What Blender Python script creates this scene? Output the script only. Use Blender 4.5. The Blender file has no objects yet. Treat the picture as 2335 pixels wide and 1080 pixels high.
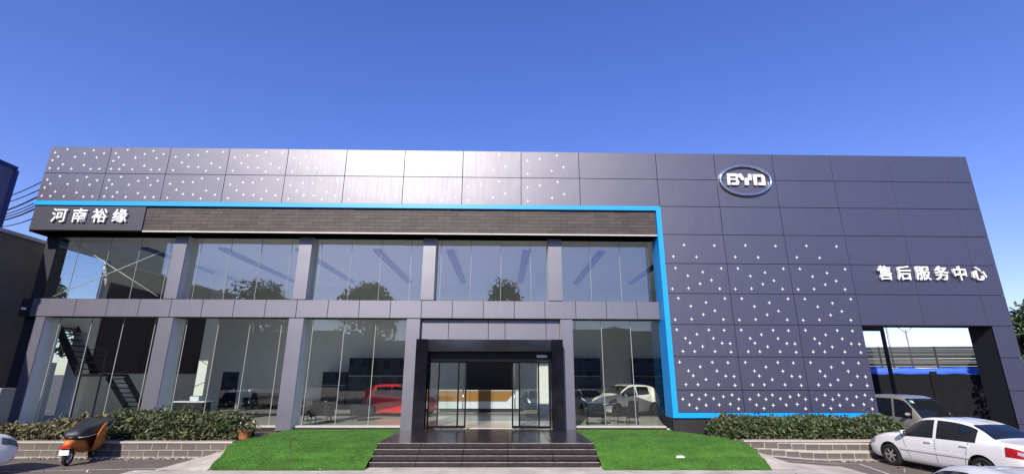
import bpy, bmesh, math, random
from mathutils import Vector, Matrix, noise
random.seed(7)
R = math.radians
S = bpy.context.scene
COL = S.collection

# ------------------------------------------------------------------ camera
cam_d = bpy.data.cameras.new('camera'); cam = bpy.data.objects.new('camera', cam_d); COL.objects.link(cam)
cam_d.sensor_width = 36.0; cam_d.lens = 1097.1 / 2335 * 36.0
cam_d.clip_start = 0.1; cam_d.clip_end = 3000
CAM = Vector((0.0, -18.294, 2.412))
cam.matrix_world = Matrix.Translation(CAM) @ (Matrix.Rotation(R(-1.085), 4, 'Z') @ Matrix.Rotation(R(90 + 16.023), 4, 'X') @ Matrix.Rotation(R(0.168), 4, 'Z'))
S.camera = cam

# ------------------------------------------------------------------ sky, sun, exposure
SUN_EL, SUN_AZ = 33.0, 14.0          # sun behind the camera, a little to its left
world = bpy.data.worlds.new('World'); S.world = world; world.use_nodes = True
nt = world.node_tree; nt.nodes.clear()
o = nt.nodes.new('ShaderNodeOutputWorld'); bg = nt.nodes.new('ShaderNodeBackground')
sky = nt.nodes.new('ShaderNodeTexSky'); sky.sky_type = 'NISHITA'; sky.sun_disc = False
sky.sun_elevation = R(SUN_EL); sky.sun_rotation = R(180 + SUN_AZ)
sky.air_density = 1.0; sky.dust_density = 0.3; sky.ozone_density = 2.0; sky.altitude = 50
hs = nt.nodes.new('ShaderNodeHueSaturation'); hs.inputs['Saturation'].default_value = 1.30; hs.inputs['Hue'].default_value = 0.520
nt.links.new(sky.outputs[0], hs.inputs['Color']); tint = nt.nodes.new('ShaderNodeVectorMath'); tint.operation = 'MULTIPLY'; tint.inputs[1].default_value = (1.16, 1.12, 1.46)
gm = nt.nodes.new('ShaderNodeGamma'); gm.inputs[1].default_value = 0.80
nt.links.new(hs.outputs[0], gm.inputs[0]); nt.links.new(gm.outputs[0], tint.inputs[0]); nt.links.new(tint.outputs[0], bg.inputs[0])
bg.inputs[1].default_value = 0.15
nt.links.new(bg.outputs[0], o.inputs[0])
sd = bpy.data.lights.new('sun', 'SUN'); sd.energy = 4.4; sd.angle = R(0.5); sd.color = (1.0, 0.92, 0.80)
sun = bpy.data.objects.new('sun', sd); COL.objects.link(sun)
to_sun = Vector((-math.sin(R(SUN_AZ)) * math.cos(R(SUN_EL)), -math.cos(R(SUN_AZ)) * math.cos(R(SUN_EL)), math.sin(R(SUN_EL))))
sun.rotation_euler = to_sun.to_track_quat('Z', 'Y').to_euler(); sun.location = to_sun * 60
vs = S.view_settings; vs.view_transform = 'Standard'; vs.look = 'None'; vs.gamma = 1.0; vs.use_curve_mapping = False; vs.exposure = 0.35
S.render.engine = 'CYCLES'
S.cycles.use_denoising = True
S.cycles.max_bounces = 12; S.cycles.diffuse_bounces = 8; S.cycles.transparent_max_bounces = 24; S.cycles.caustics_reflective = False
S.cycles.sample_clamp_indirect = 6.0

# ------------------------------------------------------------------ materials
M = {}
def mat(name, col, rough=0.6, metal=0.0, var=0.0, vscale=3.0, bump=0.0, bscale=40.0, ior=1.5, coat=0.0, rnd=0.0, stretch=None, rvar=0.0, attr=None):
    m = bpy.data.materials.new(name); m.use_nodes = True; t = m.node_tree
    b = t.nodes['Principled BSDF']
    b.inputs['Base Color'].default_value = (*col, 1); b.inputs['Roughness'].default_value = rough
    b.inputs['Metallic'].default_value = metal; b.inputs['IOR'].default_value = ior
    if coat: b.inputs['Coat Weight'].default_value = coat; b.inputs['Coat Roughness'].default_value = 0.06
    tc = t.nodes.new('ShaderNodeTexCoord'); mp = t.nodes.new('ShaderNodeMapping')
    t.links.new(tc.outputs['Object'], mp.inputs[0])
    if stretch: mp.inputs['Scale'].default_value = stretch
    cur = None
    if var > 0:
        n = t.nodes.new('ShaderNodeTexNoise'); n.inputs['Scale'].default_value = vscale; n.inputs['Detail'].default_value = 6; n.inputs['Roughness'].default_value = 0.65
        t.links.new(mp.outputs[0], n.inputs['Vector'])
        mr = t.nodes.new('ShaderNodeMapRange'); mr.inputs[1].default_value = 0.25; mr.inputs[2].default_value = 0.75
        mr.inputs[3].default_value = 1 - var; mr.inputs[4].default_value = 1 + var
        t.links.new(n.outputs[0], mr.inputs[0]); cur = mr.outputs[0]
        if rvar:
            r2 = t.nodes.new('ShaderNodeMapRange'); r2.inputs[1].default_value = 0.3; r2.inputs[2].default_value = 0.7
            r2.inputs[3].default_value = max(0.02, rough - rvar); r2.inputs[4].default_value = min(1, rough + rvar)
            t.links.new(n.outputs[0], r2.inputs[0]); t.links.new(r2.outputs[0], b.inputs['Roughness'])
    if rnd > 0:
        oi = t.nodes.new('ShaderNodeObjectInfo'); mr = t.nodes.new('ShaderNodeMapRange')
        mr.inputs[3].default_value = 1 - rnd; mr.inputs[4].default_value = 1 + rnd
        t.links.new(oi.outputs['Random'], mr.inputs[0])
        if cur is not None:
            ml = t.nodes.new('ShaderNodeMath'); ml.operation = 'MULTIPLY'; t.links.new(cur, ml.inputs[0]); t.links.new(mr.outputs[0], ml.inputs[1]); cur = ml.outputs[0]
        else: cur = mr.outputs[0]
    if attr:
        at = t.nodes.new('ShaderNodeAttribute'); at.attribute_name = attr
        if cur is not None:
            ml = t.nodes.new('ShaderNodeMath'); ml.operation = 'MULTIPLY'; t.links.new(cur, ml.inputs[0]); t.links.new(at.outputs['Fac'], ml.inputs[1]); cur = ml.outputs[0]
        else: cur = at.outputs['Fac']
    if cur is not None:
        vm = t.nodes.new('ShaderNodeVectorMath'); vm.operation = 'SCALE'; vm.inputs[0].default_value = col
        t.links.new(cur, vm.inputs['Scale']); t.links.new(vm.outputs[0], b.inputs['Base Color'])
    if bump > 0:
        n = t.nodes.new('ShaderNodeTexNoise'); n.inputs['Scale'].default_value = bscale; n.inputs['Detail'].default_value = 4
        t.links.new(mp.outputs[0], n.inputs['Vector'])
        bp = t.nodes.new('ShaderNodeBump'); bp.inputs['Strength'].default_value = bump; bp.inputs['Distance'].default_value = 0.02
        t.links.new(n.outputs[0], bp.inputs['Height']); t.links.new(bp.outputs[0], b.inputs['Normal'])
    M[name] = m
    return m

def glass_mat(name, tint, refl=1.0, wob=0.0):
    m = bpy.data.materials.new(name); m.use_nodes = True; t = m.node_tree; t.nodes.clear()
    o = t.nodes.new('ShaderNodeOutputMaterial'); mx = t.nodes.new('ShaderNodeMixShader')
    tr = t.nodes.new('ShaderNodeBsdfTransparent'); tr.inputs[0].default_value = (*tint, 1)
    gl = t.nodes.new('ShaderNodeBsdfGlossy'); gl.inputs['Roughness'].default_value = 0.0; gl.inputs[0].default_value = (1, 1, 1, 1)
    fr = t.nodes.new('ShaderNodeFresnel'); ge = t.nodes.new('ShaderNodeNewGeometry'); ir = t.nodes.new('ShaderNodeMapRange')
    ir.inputs[3].default_value = 1.52; ir.inputs[4].default_value = 1/1.52      # the ray is not bent, so both faces of a pane reflect alike
    t.links.new(ge.outputs['Backfacing'], ir.inputs[0]); t.links.new(ir.outputs[0], fr.inputs[0])
    ml = t.nodes.new('ShaderNodeMath'); ml.operation = 'MULTIPLY'; ml.inputs[1].default_value = refl; ml.use_clamp = True
    t.links.new(fr.outputs[0], ml.inputs[0]); t.links.new(ml.outputs[0], mx.inputs[0])
    t.links.new(tr.outputs[0], mx.inputs[1]); t.links.new(gl.outputs[0], mx.inputs[2]); t.links.new(mx.outputs[0], o.inputs[0])
    if wob:
        tc = t.nodes.new('ShaderNodeTexCoord'); n = t.nodes.new('ShaderNodeTexNoise'); n.inputs['Scale'].default_value = 0.9; n.inputs['Detail'].default_value = 1
        bp = t.nodes.new('ShaderNodeBump'); bp.inputs['Strength'].default_value = wob; bp.inputs['Distance'].default_value = 0.02
        t.links.new(tc.outputs['Object'], n.inputs['Vector']); t.links.new(n.outputs[0], bp.inputs['Height'])
        t.links.new(bp.outputs[0], gl.inputs['Normal'])
    M[name] = m

def panel_mat(name, col):
    m = mat(name, col, rough=0.45, ior=2.15, rnd=0.05, var=0.04, vscale=0.8)
    t = m.node_tree; b = t.nodes['Principled BSDF']; b.inputs['Specular Tint'].default_value = (0.93, 0.92, 1.0, 1)
    tc = t.nodes.new('ShaderNodeTexCoord'); mp = t.nodes.new('ShaderNodeMapping'); mp.inputs['Scale'].default_value = (1.0, 1.0, 60.0)
    n1 = t.nodes.new('ShaderNodeTexNoise'); n1.inputs['Scale'].default_value = 1.5; n1.inputs['Detail'].default_value = 3
    n2 = t.nodes.new('ShaderNodeTexNoise'); n2.inputs['Scale'].default_value = 0.7; n2.inputs['Detail'].default_value = 1
    t.links.new(tc.outputs['Object'], mp.inputs[0]); t.links.new(mp.outputs[0], n1.inputs['Vector']); t.links.new(tc.outputs['Object'], n2.inputs['Vector'])
    b1 = t.nodes.new('ShaderNodeBump'); b1.inputs['Strength'].default_value = 0.05; b1.inputs['Distance'].default_value = 0.004
    b2 = t.nodes.new('ShaderNodeBump'); b2.inputs['Strength'].default_value = 0.25; b2.inputs['Distance'].default_value = 0.05
    t.links.new(n1.outputs[0], b1.inputs['Height']); t.links.new(n2.outputs[0], b2.inputs['Height'])
    t.links.new(b2.outputs[0], b1.inputs['Normal']); t.links.new(b1.outputs[0], b.inputs['Normal'])
    m3 = t.nodes.new('ShaderNodeMapping'); m3.inputs['Scale'].default_value = (7.0, 1.0, 0.5); n3 = t.nodes.new('ShaderNodeTexNoise'); n3.inputs['Scale'].default_value = 1.3; n3.inputs['Detail'].default_value = 5
    g3 = t.nodes.new('ShaderNodeNewGeometry'); t.links.new(g3.outputs['Position'], m3.inputs[0]); t.links.new(m3.outputs[0], n3.inputs['Vector'])
    r3 = t.nodes.new('ShaderNodeMapRange'); r3.inputs[1].default_value = 0.35; r3.inputs[2].default_value = 0.70; r3.inputs[3].default_value = 0.435; r3.inputs[4].default_value = 0.475
    t.links.new(n3.outputs[0], r3.inputs[0]); t.links.new(r3.outputs[0], b.inputs['Roughness'])
panel_mat('cladding', (0.022, 0.021, 0.049)); panel_mat('cladding_light', (0.080, 0.080, 0.108))
mat('dark_backing', (0.012, 0.012, 0.016), 0.8)
mat('star_white', (0.85, 0.85, 0.87), 0.35)
mat('cyan_trim', (0.006, 0.33, 0.86), 0.4, var=0.04)
mat('letter_white', (0.86, 0.86, 0.88), 0.35)
mat('letter_side', (0.25, 0.25, 0.27), 0.5)
mat('chrome', (0.75, 0.76, 0.78), 0.12, 1.0)
mat('brushed_steel', (0.13, 0.13, 0.127), 0.16, 1.0, var=0.2, vscale=2.0, bump=0.06, bscale=3.0)
mat('brown_tile', (0.050, 0.037, 0.034), 0.6, var=0.18, vscale=5, rnd=0.3, bump=0.2, bscale=30)
mat('sign_panel', (0.05, 0.05, 0.066), 0.45, var=0.06)
mat('pale_trim', (0.5, 0.47, 0.43), 0.5, var=0.1)
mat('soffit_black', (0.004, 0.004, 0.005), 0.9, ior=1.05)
mat('joint_grey', (0.34, 0.36, 0.36), 0.5)
mat('black_marble', (0.008, 0.008, 0.012), 0.08, var=0.5, vscale=2.0, ior=1.40, bump=0.03, bscale=1.6)
mat('step_granite', (0.030, 0.025, 0.025), 0.22, var=0.35, vscale=6, rvar=0.08)
mat('nosing_grey', (0.34, 0.31, 0.29), 0.5, var=0.5, vscale=5)
mat('dark_plinth', (0.03, 0.028, 0.028), 0.4, var=0.2)
mat('interior_wall', (0.80, 0.82, 0.80), 0.85, var=0.03)
mat('white_plaster', (0.8, 0.8, 0.78), 0.8, var=0.03)
mat('ceiling_white', (0.86, 0.87, 0.86), 0.9)
mat('floor_tile', (0.60, 0.58, 0.55), 0.16, var=0.06, vscale=2)
mat('maroon', (0.030, 0.014, 0.017), 0.6, var=0.2)
mat('slot_grey', (0.05, 0.055, 0.06), 0.6)
mat('black_paint', (0.008, 0.008, 0.010), 0.25, ior=1.35)
mat('black_leather', (0.012, 0.013, 0.016), 0.4, bump=0.1, bscale=60)
mat('black_metal', (0.02, 0.02, 0.022), 0.4, 0.6)
mat('counter_orange', (0.30, 0.15, 0.035), 0.45, var=0.08)
mat('counter_white', (0.62, 0.68, 0.74), 0.35)
mat('charcoal_wall', (0.022, 0.023, 0.030), 0.5)
mat('cabinet_dark', (0.016, 0.016, 0.017), 0.4)
mat('wood', (0.22, 0.13, 0.06), 0.5, var=0.2)
mat('asphalt', (0.165, 0.137, 0.115), 0.85, var=0.38, vscale=0.55, bump=0.35, bscale=70)
mat('concrete', (0.56, 0.50, 0.42), 0.85, var=0.34, vscale=1.1, bump=0.25, bscale=45)
mat('white_line', (0.55, 0.52, 0.48), 0.75, var=0.3, vscale=7)
mat('grey_brick', (0.12, 0.105, 0.095), 0.85, var=0.2, vscale=4, rnd=0.14, bump=0.25, bscale=35)
mat('mortar', (0.44, 0.40, 0.35), 0.9, var=0.12, vscale=8)
mat('soil', (0.13, 0.095, 0.06), 0.95, var=0.4, vscale=9, bump=0.6, bscale=30)
mat('turf', (0.058, 0.165, 0.016), 0.9, var=0.38, vscale=1.6, bump=0.5, bscale=160)
mat('turf_blade', (0.072, 0.20, 0.020), 0.8, var=0.38, vscale=1.6, attr='leaf')
mat('leaf_dry', (0.115, 0.105, 0.050), 0.6, attr='leaf')
mat('leaf', (0.058, 0.085, 0.030), 0.5, attr='leaf')
mat('leaf_tree', (0.040, 0.070, 0.020), 0.6, attr='leaf')
mat('twig', (0.10, 0.07, 0.045), 0.9, var=0.3)
mat('bark', (0.11, 0.085, 0.06), 0.95, var=0.3, vscale=9, bump=0.6, bscale=18)
mat('terracotta', (0.42, 0.17, 0.06), 0.75, var=0.2, vscale=8)
mat('petal', (0.55, 0.48, 0.36), 0.6, attr='leaf')
mat('paint_white', (0.88, 0.87, 0.83), 0.3, coat=0.8, var=0.02)
mat('paint_red', (0.62, 0.012, 0.014), 0.3, coat=0.8)
mat('paint_grey', (0.25, 0.24, 0.21), 0.35, coat=0.4, var=0.06)
mat('paint_silver', (0.42, 0.46, 0.52), 0.3, 0.35, coat=0.8)
mat('car_glass', (0.010, 0.012, 0.014), 0.05)
mat('tyre', (0.014, 0.014, 0.014), 0.85, bump=0.2, bscale=60)
mat('alloy', (0.62, 0.62, 0.63), 0.25, 0.9)
mat('wheel_well', (0.008, 0.008, 0.008), 0.9)
mat('plastic_black', (0.018, 0.018, 0.019), 0.55)
mat('tail_red', (0.45, 0.010, 0.014), 0.15, coat=0.5)
mat('lamp_clear', (0.42, 0.44, 0.46), 0.12, coat=0.6)
mat('lamp_smoke', (0.10, 0.11, 0.12), 0.1, coat=0.6)
mat('plate_white', (0.78, 0.78, 0.78), 0.5)
mat('plate_blue', (0.02, 0.07, 0.4), 0.5)
mat('sticker_green', (0.08, 0.42, 0.33), 0.5)
mat('quilt_orange', (0.52, 0.17, 0.035), 0.65, var=0.25, vscale=12, bump=0.5, bscale=26)
mat('quilt_black', (0.025, 0.027, 0.032), 0.5, var=0.3, vscale=10, bump=0.4, bscale=18)
mat('silver_piping', (0.62, 0.63, 0.63), 0.35)
mat('neighbour_wall', (0.17, 0.14, 0.112), 0.9, var=0.28, vscale=0.8, bump=0.2, bscale=20)
mat('neighbour_trim', (0.45, 0.46, 0.5), 0.7)
mat('blue_sheet', (0.10, 0.13, 0.24), 0.5, var=0.1)
mat('blue_frame', (0.012, 0.04, 0.19), 0.5)
mat('cable', (0.015, 0.017, 0.022), 0.7)
mat('tarp_blue', (0.03, 0.12, 0.62), 0.5, var=0.2, vscale=5, bump=0.5, bscale=6)
mat('fence_dark', (0.03, 0.031, 0.034), 0.5, 0.2, var=0.3, vscale=6)
mat('steel_grey', (0.30, 0.31, 0.32), 0.45, 0.5)
mat('yard_wall', (0.015, 0.015, 0.018), 0.95, var=0.15, ior=1.12)
mat('cream_wall', (0.62, 0.58, 0.44), 0.85, var=0.1)
mat('blue_sign', (0.03, 0.32, 0.62), 0.5)
mat('far_wall', (0.34, 0.31, 0.28), 0.9, var=0.1)
mat('far_wall_grey', (0.26, 0.27, 0.29), 0.9, var=0.1)
mat('far_window', (0.03, 0.035, 0.045), 0.15)
mat('rag_white', (0.7, 0.68, 0.64), 0.9)
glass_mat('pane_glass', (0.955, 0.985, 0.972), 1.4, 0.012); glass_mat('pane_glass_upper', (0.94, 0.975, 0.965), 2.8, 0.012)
glass_mat('clear_glass', (0.96, 0.985, 0.975), 1.0)

# ------------------------------------------------------------------ mesh helpers
class MB:
    def __init__(s): s.v = []; s.f = []; s.m = []
    def add(s, vs, fs, mi=0):
        k = len(s.v); s.v += [tuple(v) for v in vs]
        for f in fs: s.f.append(tuple(i + k for i in f)); s.m.append(mi)
        return s
    def box(s, x0, x1, y0, y1, z0, z1, mi=0):
        return s.add([(x0,y0,z0),(x1,y0,z0),(x1,y1,z0),(x0,y1,z0),(x0,y0,z1),(x1,y0,z1),(x1,y1,z1),(x0,y1,z1)],
                     [(0,3,2,1),(4,5,6,7),(0,1,5,4),(1,2,6,5),(2,3,7,6),(3,0,4,7)], mi)
    def obox(s, c, d, u, l, w, h, mi=0):      # box centred at c, axes d (length), u (height)
        d = Vector(d).normalized(); u = Vector(u).normalized(); r = d.cross(u); c = Vector(c)
        vs = [c + d*(sx*l/2) + r*(sy*w/2) + u*(sz*h/2) for sz in (-1,1) for sx, sy in ((-1,1),(1,1),(1,-1),(-1,-1))]
        return s.add(vs, [(0,3,2,1),(4,5,6,7),(0,1,5,4),(1,2,6,5),(2,3,7,6),(3,0,4,7)], mi)
    def tube(s, pts, r, n=8, mi=0, cap=True):
        pts = [Vector(p) for p in pts]; rs = r if isinstance(r, (list, tuple)) else [r]*len(pts)
        vs = []; fs = []
        for i, p in enumerate(pts):
            d = (pts[min(i+1, len(pts)-1)] - pts[max(i-1, 0)]).normalized()
            a = d.orthogonal().normalized() if i == 0 else (s._a - d*s._a.dot(d)).normalized()
            s._a = a; b = d.cross(a)
            vs += [p + (a*math.cos(2*math.pi*k/n) + b*math.sin(2*math.pi*k/n))*rs[i] for k in range(n)]
        for i in range(len(pts)-1):
            for k in range(n):
                k2 = (k+1) % n
                fs.append((i*n+k, i*n+k2, (i+1)*n+k2, (i+1)*n+k))
        if cap: fs.append(tuple(range(n))[::-1]); fs.append(tuple((len(pts)-1)*n + k for k in range(n)))
        return s.add(vs, fs, mi)
    def lathe(s, prof, n=20, axis='z', c=(0,0,0), mi=0):
        vs = []; fs = []
        for (r, h) in prof:
            for k in range(n):
                a = 2*math.pi*k/n; p = (r*math.cos(a), r*math.sin(a), h)
                if axis == 'y': p = (p[0], p[2], p[1])
                vs.append((p[0]+c[0], p[1]+c[1], p[2]+c[2]))
        for i in range(len(prof)-1):
            for k in range(n):
                k2 = (k+1) % n; fs.append((i*n+k, i*n+k2, (i+1)*n+k2, (i+1)*n+k))
        return s.add(vs, fs, mi)
    def prism(s, poly, y0, y1, mi=0):         # poly in (x, z), extruded along y
        n = len(poly); vs = [(x, y0, z) for x, z in poly] + [(x, y1, z) for x, z in poly]
        fs = [tuple(range(n)), tuple(range(2*n-1, n-1, -1))] + [(i, i+n, (i+1)%n+n, (i+1)%n) for i in range(n)]
        return s.add(vs, fs, mi)
    def build(s, name, mats, parent=None, smooth=False, fix=True):
        me = bpy.data.meshes.new(name); me.from_pydata(s.v, [], s.f)
        mats = mats if isinstance(mats, (list, tuple)) else [mats]
        for m in mats: me.materials.append(M[m])
        if len(mats) > 1: me.polygons.foreach_set('material_index', s.m)
        if fix:
            bm = bmesh.new(); bm.from_mesh(me); bmesh.ops.recalc_face_normals(bm, faces=bm.faces); bm.to_mesh(me); bm.free()
        if smooth: me.shade_smooth()
        ob = bpy.data.objects.new(name, me); COL.objects.link(ob)
        if parent is not None: ob.parent = parent
        return ob
def tag(o, label, cat, group=None, kind=None):
    o['label'] = label; o['category'] = cat
    if group: o['group'] = group
    if kind: o['kind'] = kind
    return o
def thing(name, label, cat, loc=(0,0,0), rz=0.0, group=None):
    e = bpy.data.objects.new(name, None); COL.objects.link(e); e.location = loc; e.rotation_euler = (0, 0, rz); e.empty_display_size = 0.2
    return tag(e, label, cat, group)
def struct(o): o['kind'] = 'structure'; return o
def box(name, b, m, parent=None): return MB().box(*b).build(name, m, parent)
def bevel(ob, w, seg=2):
    md = ob.modifiers.new('bevel', 'BEVEL'); md.width = w; md.segments = seg; md.limit_method = 'ANGLE'; return ob
def copy_tree(o, parent=None):
    c = o.copy(); COL.objects.link(c); c.parent = parent
    for ch in list(o.children): copy_tree(ch, c)
    return c
def text_mesh(name, s, size, depth, m, parent, loc, rot, bold=0.0, align='CENTER', sx=1.0):
    cu = bpy.data.curves.new(name, 'FONT'); cu.body = s; cu.size = size; cu.extrude = depth; cu.offset = bold; cu.align_x = align; cu.align_y = 'CENTER'; cu.resolution_u = 3
    t = bpy.data.objects.new(name + '_curve', cu); COL.objects.link(t)
    dg = bpy.context.evaluated_depsgraph_get()
    me = bpy.data.meshes.new_from_object(t.evaluated_get(dg)); me.name = name
    bpy.data.objects.remove(t); bpy.data.curves.remove(cu)
    me.materials.clear(); me.materials.append(M[m])
    ob = bpy.data.objects.new(name, me); COL.objects.link(ob); ob.location = loc; ob.rotation_euler = rot; ob.scale = (sx, 1, 1)
    if parent is not None: ob.parent = parent
    return ob
def leaves(name, spots, size, m, parent=None, stretch=1.6, lo=0.5, hi=1.5, up=0.0):
    vs = []; fs = []; cs = []
    for (p, sc) in spots:
        p = Vector(p); n = Vector((random.gauss(0,1), random.gauss(0,1), random.gauss(0,1) + up)).normalized()
        a = n.orthogonal().normalized(); a.rotate(Matrix.Rotation(random.uniform(0, 6.28), 3, n)); b = n.cross(a)
        s = size * sc * random.uniform(0.6, 1.3); k = len(vs)
        vs += [p - a*s*stretch*.5, p + b*s*.35 + n*s*.08, p + a*s*stretch*.5, p - b*s*.35 + n*s*.08]
        fs.append((k, k+1, k+2, k+3)); cs.append(random.uniform(lo, hi))
    me = bpy.data.meshes.new(name); me.from_pydata([tuple(v) for v in vs], [], fs); me.materials.append(M[m])
    at = me.attributes.new('leaf', 'FLOAT', 'FACE'); at.data.foreach_set('value', cs)
    ob = bpy.data.objects.new(name, me); COL.objects.link(ob)
    if parent is not None: ob.parent = parent
    return ob
def gz(x): t = min(1, max(0, (x - 7.6) / 2.8)); return -0.15 * t * t * (3 - 2*t)

# ------------------------------------------------------------------ ground
def ground_sheet():
    xs = [-1500, -300, -80, -40] + [-24 + i for i in range(0, 31)] + [7.2 + 0.3*i for i in range(0, 13)] + [12, 14, 18, 24, 40, 80, 300, 1500]
    ys = [-1500, -300, -90, -40, -20, -12, -8, -5, -3, -1, 1, 6, 14, 30, 80, 300, 1500]
    vs = [(x, y, gz(x)) for y in ys for x in xs]; n = len(xs)
    fs = [(j*n+i, j*n+i+1, (j+1)*n+i+1, (j+1)*n+i) for j in range(len(ys)-1) for i in range(n-1)]
    return struct(MB().add(vs, fs).build('ground', 'asphalt', fix=False))
ground_sheet()
def flat(name, poly, z, m, kind='structure'):
    n = len(poly); o = MB().add([(x, y, z + gz(x)) for x, y in poly], [tuple(range(n))]).build(name, m, fix=False)
    if kind: o['kind'] = kind
    return o
# worn concrete apron in front of the steps and beside the two turf slopes
def apron():
    xs = [-9.6 + 0.35*i for i in range(0, 57)]; vs = []; fs = []
    for i, x in enumerate(xs):
        k = noise.noise(Vector((x*0.9, 3.1, 0)))*0.16 + noise.noise(Vector((x*3.1, 7.7, 0)))*0.06
        near = -6.4 + k*2
        far = -3.75 if -8.2 < x < 7.6 else (-4.3 + k if x < 0 else -3.0 + k)
        vs += [(x, near, 0.004 + gz(x)), (x, far, 0.004 + gz(x))]
        if i: fs.append((2*i-2, 2*i, 2*i+1, 2*i-1))
    return struct(MB().add(vs, fs).build('pavement', 'concrete', fix=False))
apron()
for i, (a, b, w) in enumerate([((-13.4, -4.62), (-7.9, -3.96), .09), ((-9.25, -4.9), (-8.95, -4.1), .1), ((8.3, -2.62), (10.9, -2.5), .07), ((10.9, -2.5), (10.45, -4.6), .1), ((-20, -4.9), (-13.4, -4.62), .09), ((14.7, -2.4), (14.3, -5.2), .1)]):
    d = Vector((b[0]-a[0], b[1]-a[1], 0)).normalized(); n = Vector((-d.y, d.x, 0))*w/2
    pts = []; N = 14
    for k in range(N+1):
        q = Vector((a[0], a[1], 0)).lerp(Vector((b[0], b[1], 0)), k/N); pts.append(q)
    vs = []; fs = []
    for k, q in enumerate(pts):
        j1, j2 = random.uniform(.6, 1.1), random.uniform(.6, 1.1)
        for s, j in ((1, j1), (-1, j2)): v = q + n*s*j; vs.append((v.x, v.y, 0.010 + gz(v.x)))
        if k: fs.append((2*k-2, 2*k-1, 2*k+1, 2*k))
    o = MB().add(vs, fs).build('parking_line', 'white_line'); struct(o)

# ------------------------------------------------------------------ the showroom building
B = thing('showroom_building', 'two storey car showroom clad in dark slate panels with glazed left front', 'building')
ZT, RH = 11.37, 1.1815
zr = lambda j: ZT - RH*j
LX = [-18.53] + [i*2.4 - 16.087 for i in range(9)] + [6.336]
RX = [6.336 + 2.4562*i for i in range(6)] + [19.59]
GAP = 0.0075
def persp_uv(pts, tl, tr, bl, br):
    out = []
    for x, y in pts:
        v = (y - (tl[1]+tr[1])/2) / ((bl[1]+br[1])/2 - (tl[1]+tr[1])/2)
        xl = tl[0] + (bl[0]-tl[0])*v; xr = tr[0] + (br[0]-tr[0])*v
        out.append(((x-xl)/(xr-xl), v))
    return out
SA = persp_uv([(455,108),(742,115),(323,145),(643,150),(853,147),(357,188),(540,190),(775,193),(297,228),(412,270),(638,277),(272,313),(363,315),(505,316),(712,318),(806,315)], (280,65),(940,85),(210,360),(870,365))
SB = persp_uv([(1548,127),(1628,128),(1702,100),(1836,102),(1442,143),(1495,186),(1740,190),(1550,218),(1632,220),(1813,220),(1422,245),(1697,248)], (1403,65),(1893,75),(1360,270),(1860,280))
xl = lambda y: 38 + (y+14)*84/997.
xr = lambda y: 368 + y*0.122
def rp(pts, y0, y1): return persp_uv(pts, (xl(y0), y0), (xr(y0), y0), (xl(y1), y1), (xr(y1), y1))
S3 = rp([(155,45),(318,47),(98,110),(222,112)], -14, 148)
S4 = rp([(110,174),(356,174),(256,196),(176,216),(303,240),(242,260),(93,288),(180,285),(348,286)], 148, 313)
S6 = rp([(116,515),(289,515),(372,517),(225,540),(163,562),(314,562),(188,588),(361,589),(405,591),(256,608),(150,635),(213,635),(323,635),(410,638)], 485, 664)
S8 = rp([(198,880),(273,880),(416,880),(369,890),(150,905),(238,905),(316,902),(453,905),(185,938),(276,940),(347,938),(407,934),(225,958),(452,960)], 852, 983)
STARS = {3: S3, 4: S4, 5: S4, 6: S6, 7: S6, 8: S8}
def star_poly(cx, cz, r):
    r2 = r*0.19
    return [(cx + (r if k % 2 == 0 else r2*1.3)*math.cos(math.pi/4*k), cz + (r if k % 2 == 0 else r2*1.3)*math.sin(math.pi/4*k)) for k in range(8)]
def panel(x0, x1, z0, z1, y=0.0, stars=None, m='cladding', parent=B, name='panel'):
    g = GAP; cx, cz = (x0+x1)/2, (z0+z1)/2; w, h = (x1-x0)/2 - g, (z1-z0)/2 - g
    mb = MB(); e = 0.006
    mb.add([(-w,e,-h),(w,e,-h),(w,e,h),(-w,e,h),(-w+e,0,-h+e),(w-e,0,-h+e),(w-e,0,h-e),(-w+e,0,h-e),(-w,.035,-h),(w,.035,-h),(w,.035,h),(-w,.035,h)],
           [(4,5,6,7),(0,1,5,4),(1,2,6,5),(2,3,7,6),(3,0,4,7),(0,8,9,1),(1,9,10,2),(2,10,11,3),(3,11,8,0)])
    o = mb.build(name, m, parent); o.location = (cx, y, cz)
    o.rotation_euler = (random.uniform(-.0022, .0022), 0, random.uniform(-.0018, .0018))
    if stars:
        sm = MB()
        for u, v in stars:
            if not (0.02 < u < 0.985 and 0.03 < v < 0.97): continue
            sm.prism(star_poly((u-.5)*(x1-x0), (.5-v)*(z1-z0), 0.076), -0.008, 0.0)
        s = sm.build('star_pattern', 'star_white', o); s['kind'] = 'stuff'
    return o
# upper strip, two rows
for j in (0, 1):
    zb = zr(j+1) if j == 0 else 9.0
    for i in range(len(LX)-1):
        st = None
        if i < 2: st = SA
        elif i < 9: st = SB if i < 7 else SB[::2]
        panel(LX[i], LX[i+1], zb, zr(j), stars=st)
# right hand block
for j in range(9):
    zb = zr(j+1) if j < 8 else 1.145
    for i in range(6):
        if i >= 3 and j >= 6: continue
        panel(RX[i], RX[i+1], zb, zr(j), stars=STARS.get(j) if i < 3 else None)
for a, b in ((zr(7), zr(6)), (zr(8), zr(7)), (0.75, zr(8)), (-0.14, 0.75)): panel(18.76, 19.59, a, b)
# blue line
def trim(name, b, m): return box(name, b, m, B)
trim('blue_trim', (-18.50, 6.145, -0.07, 0.05, 8.81, 8.985), 'cyan_trim')
trim('blue_trim', (6.145, 6.335, -0.07, 0.79, 0.965, 8.985), 'cyan_trim')
trim('blue_trim', (6.335, 13.70, -0.07, 0.03, 0.965, 1.14), 'cyan_trim')
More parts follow.
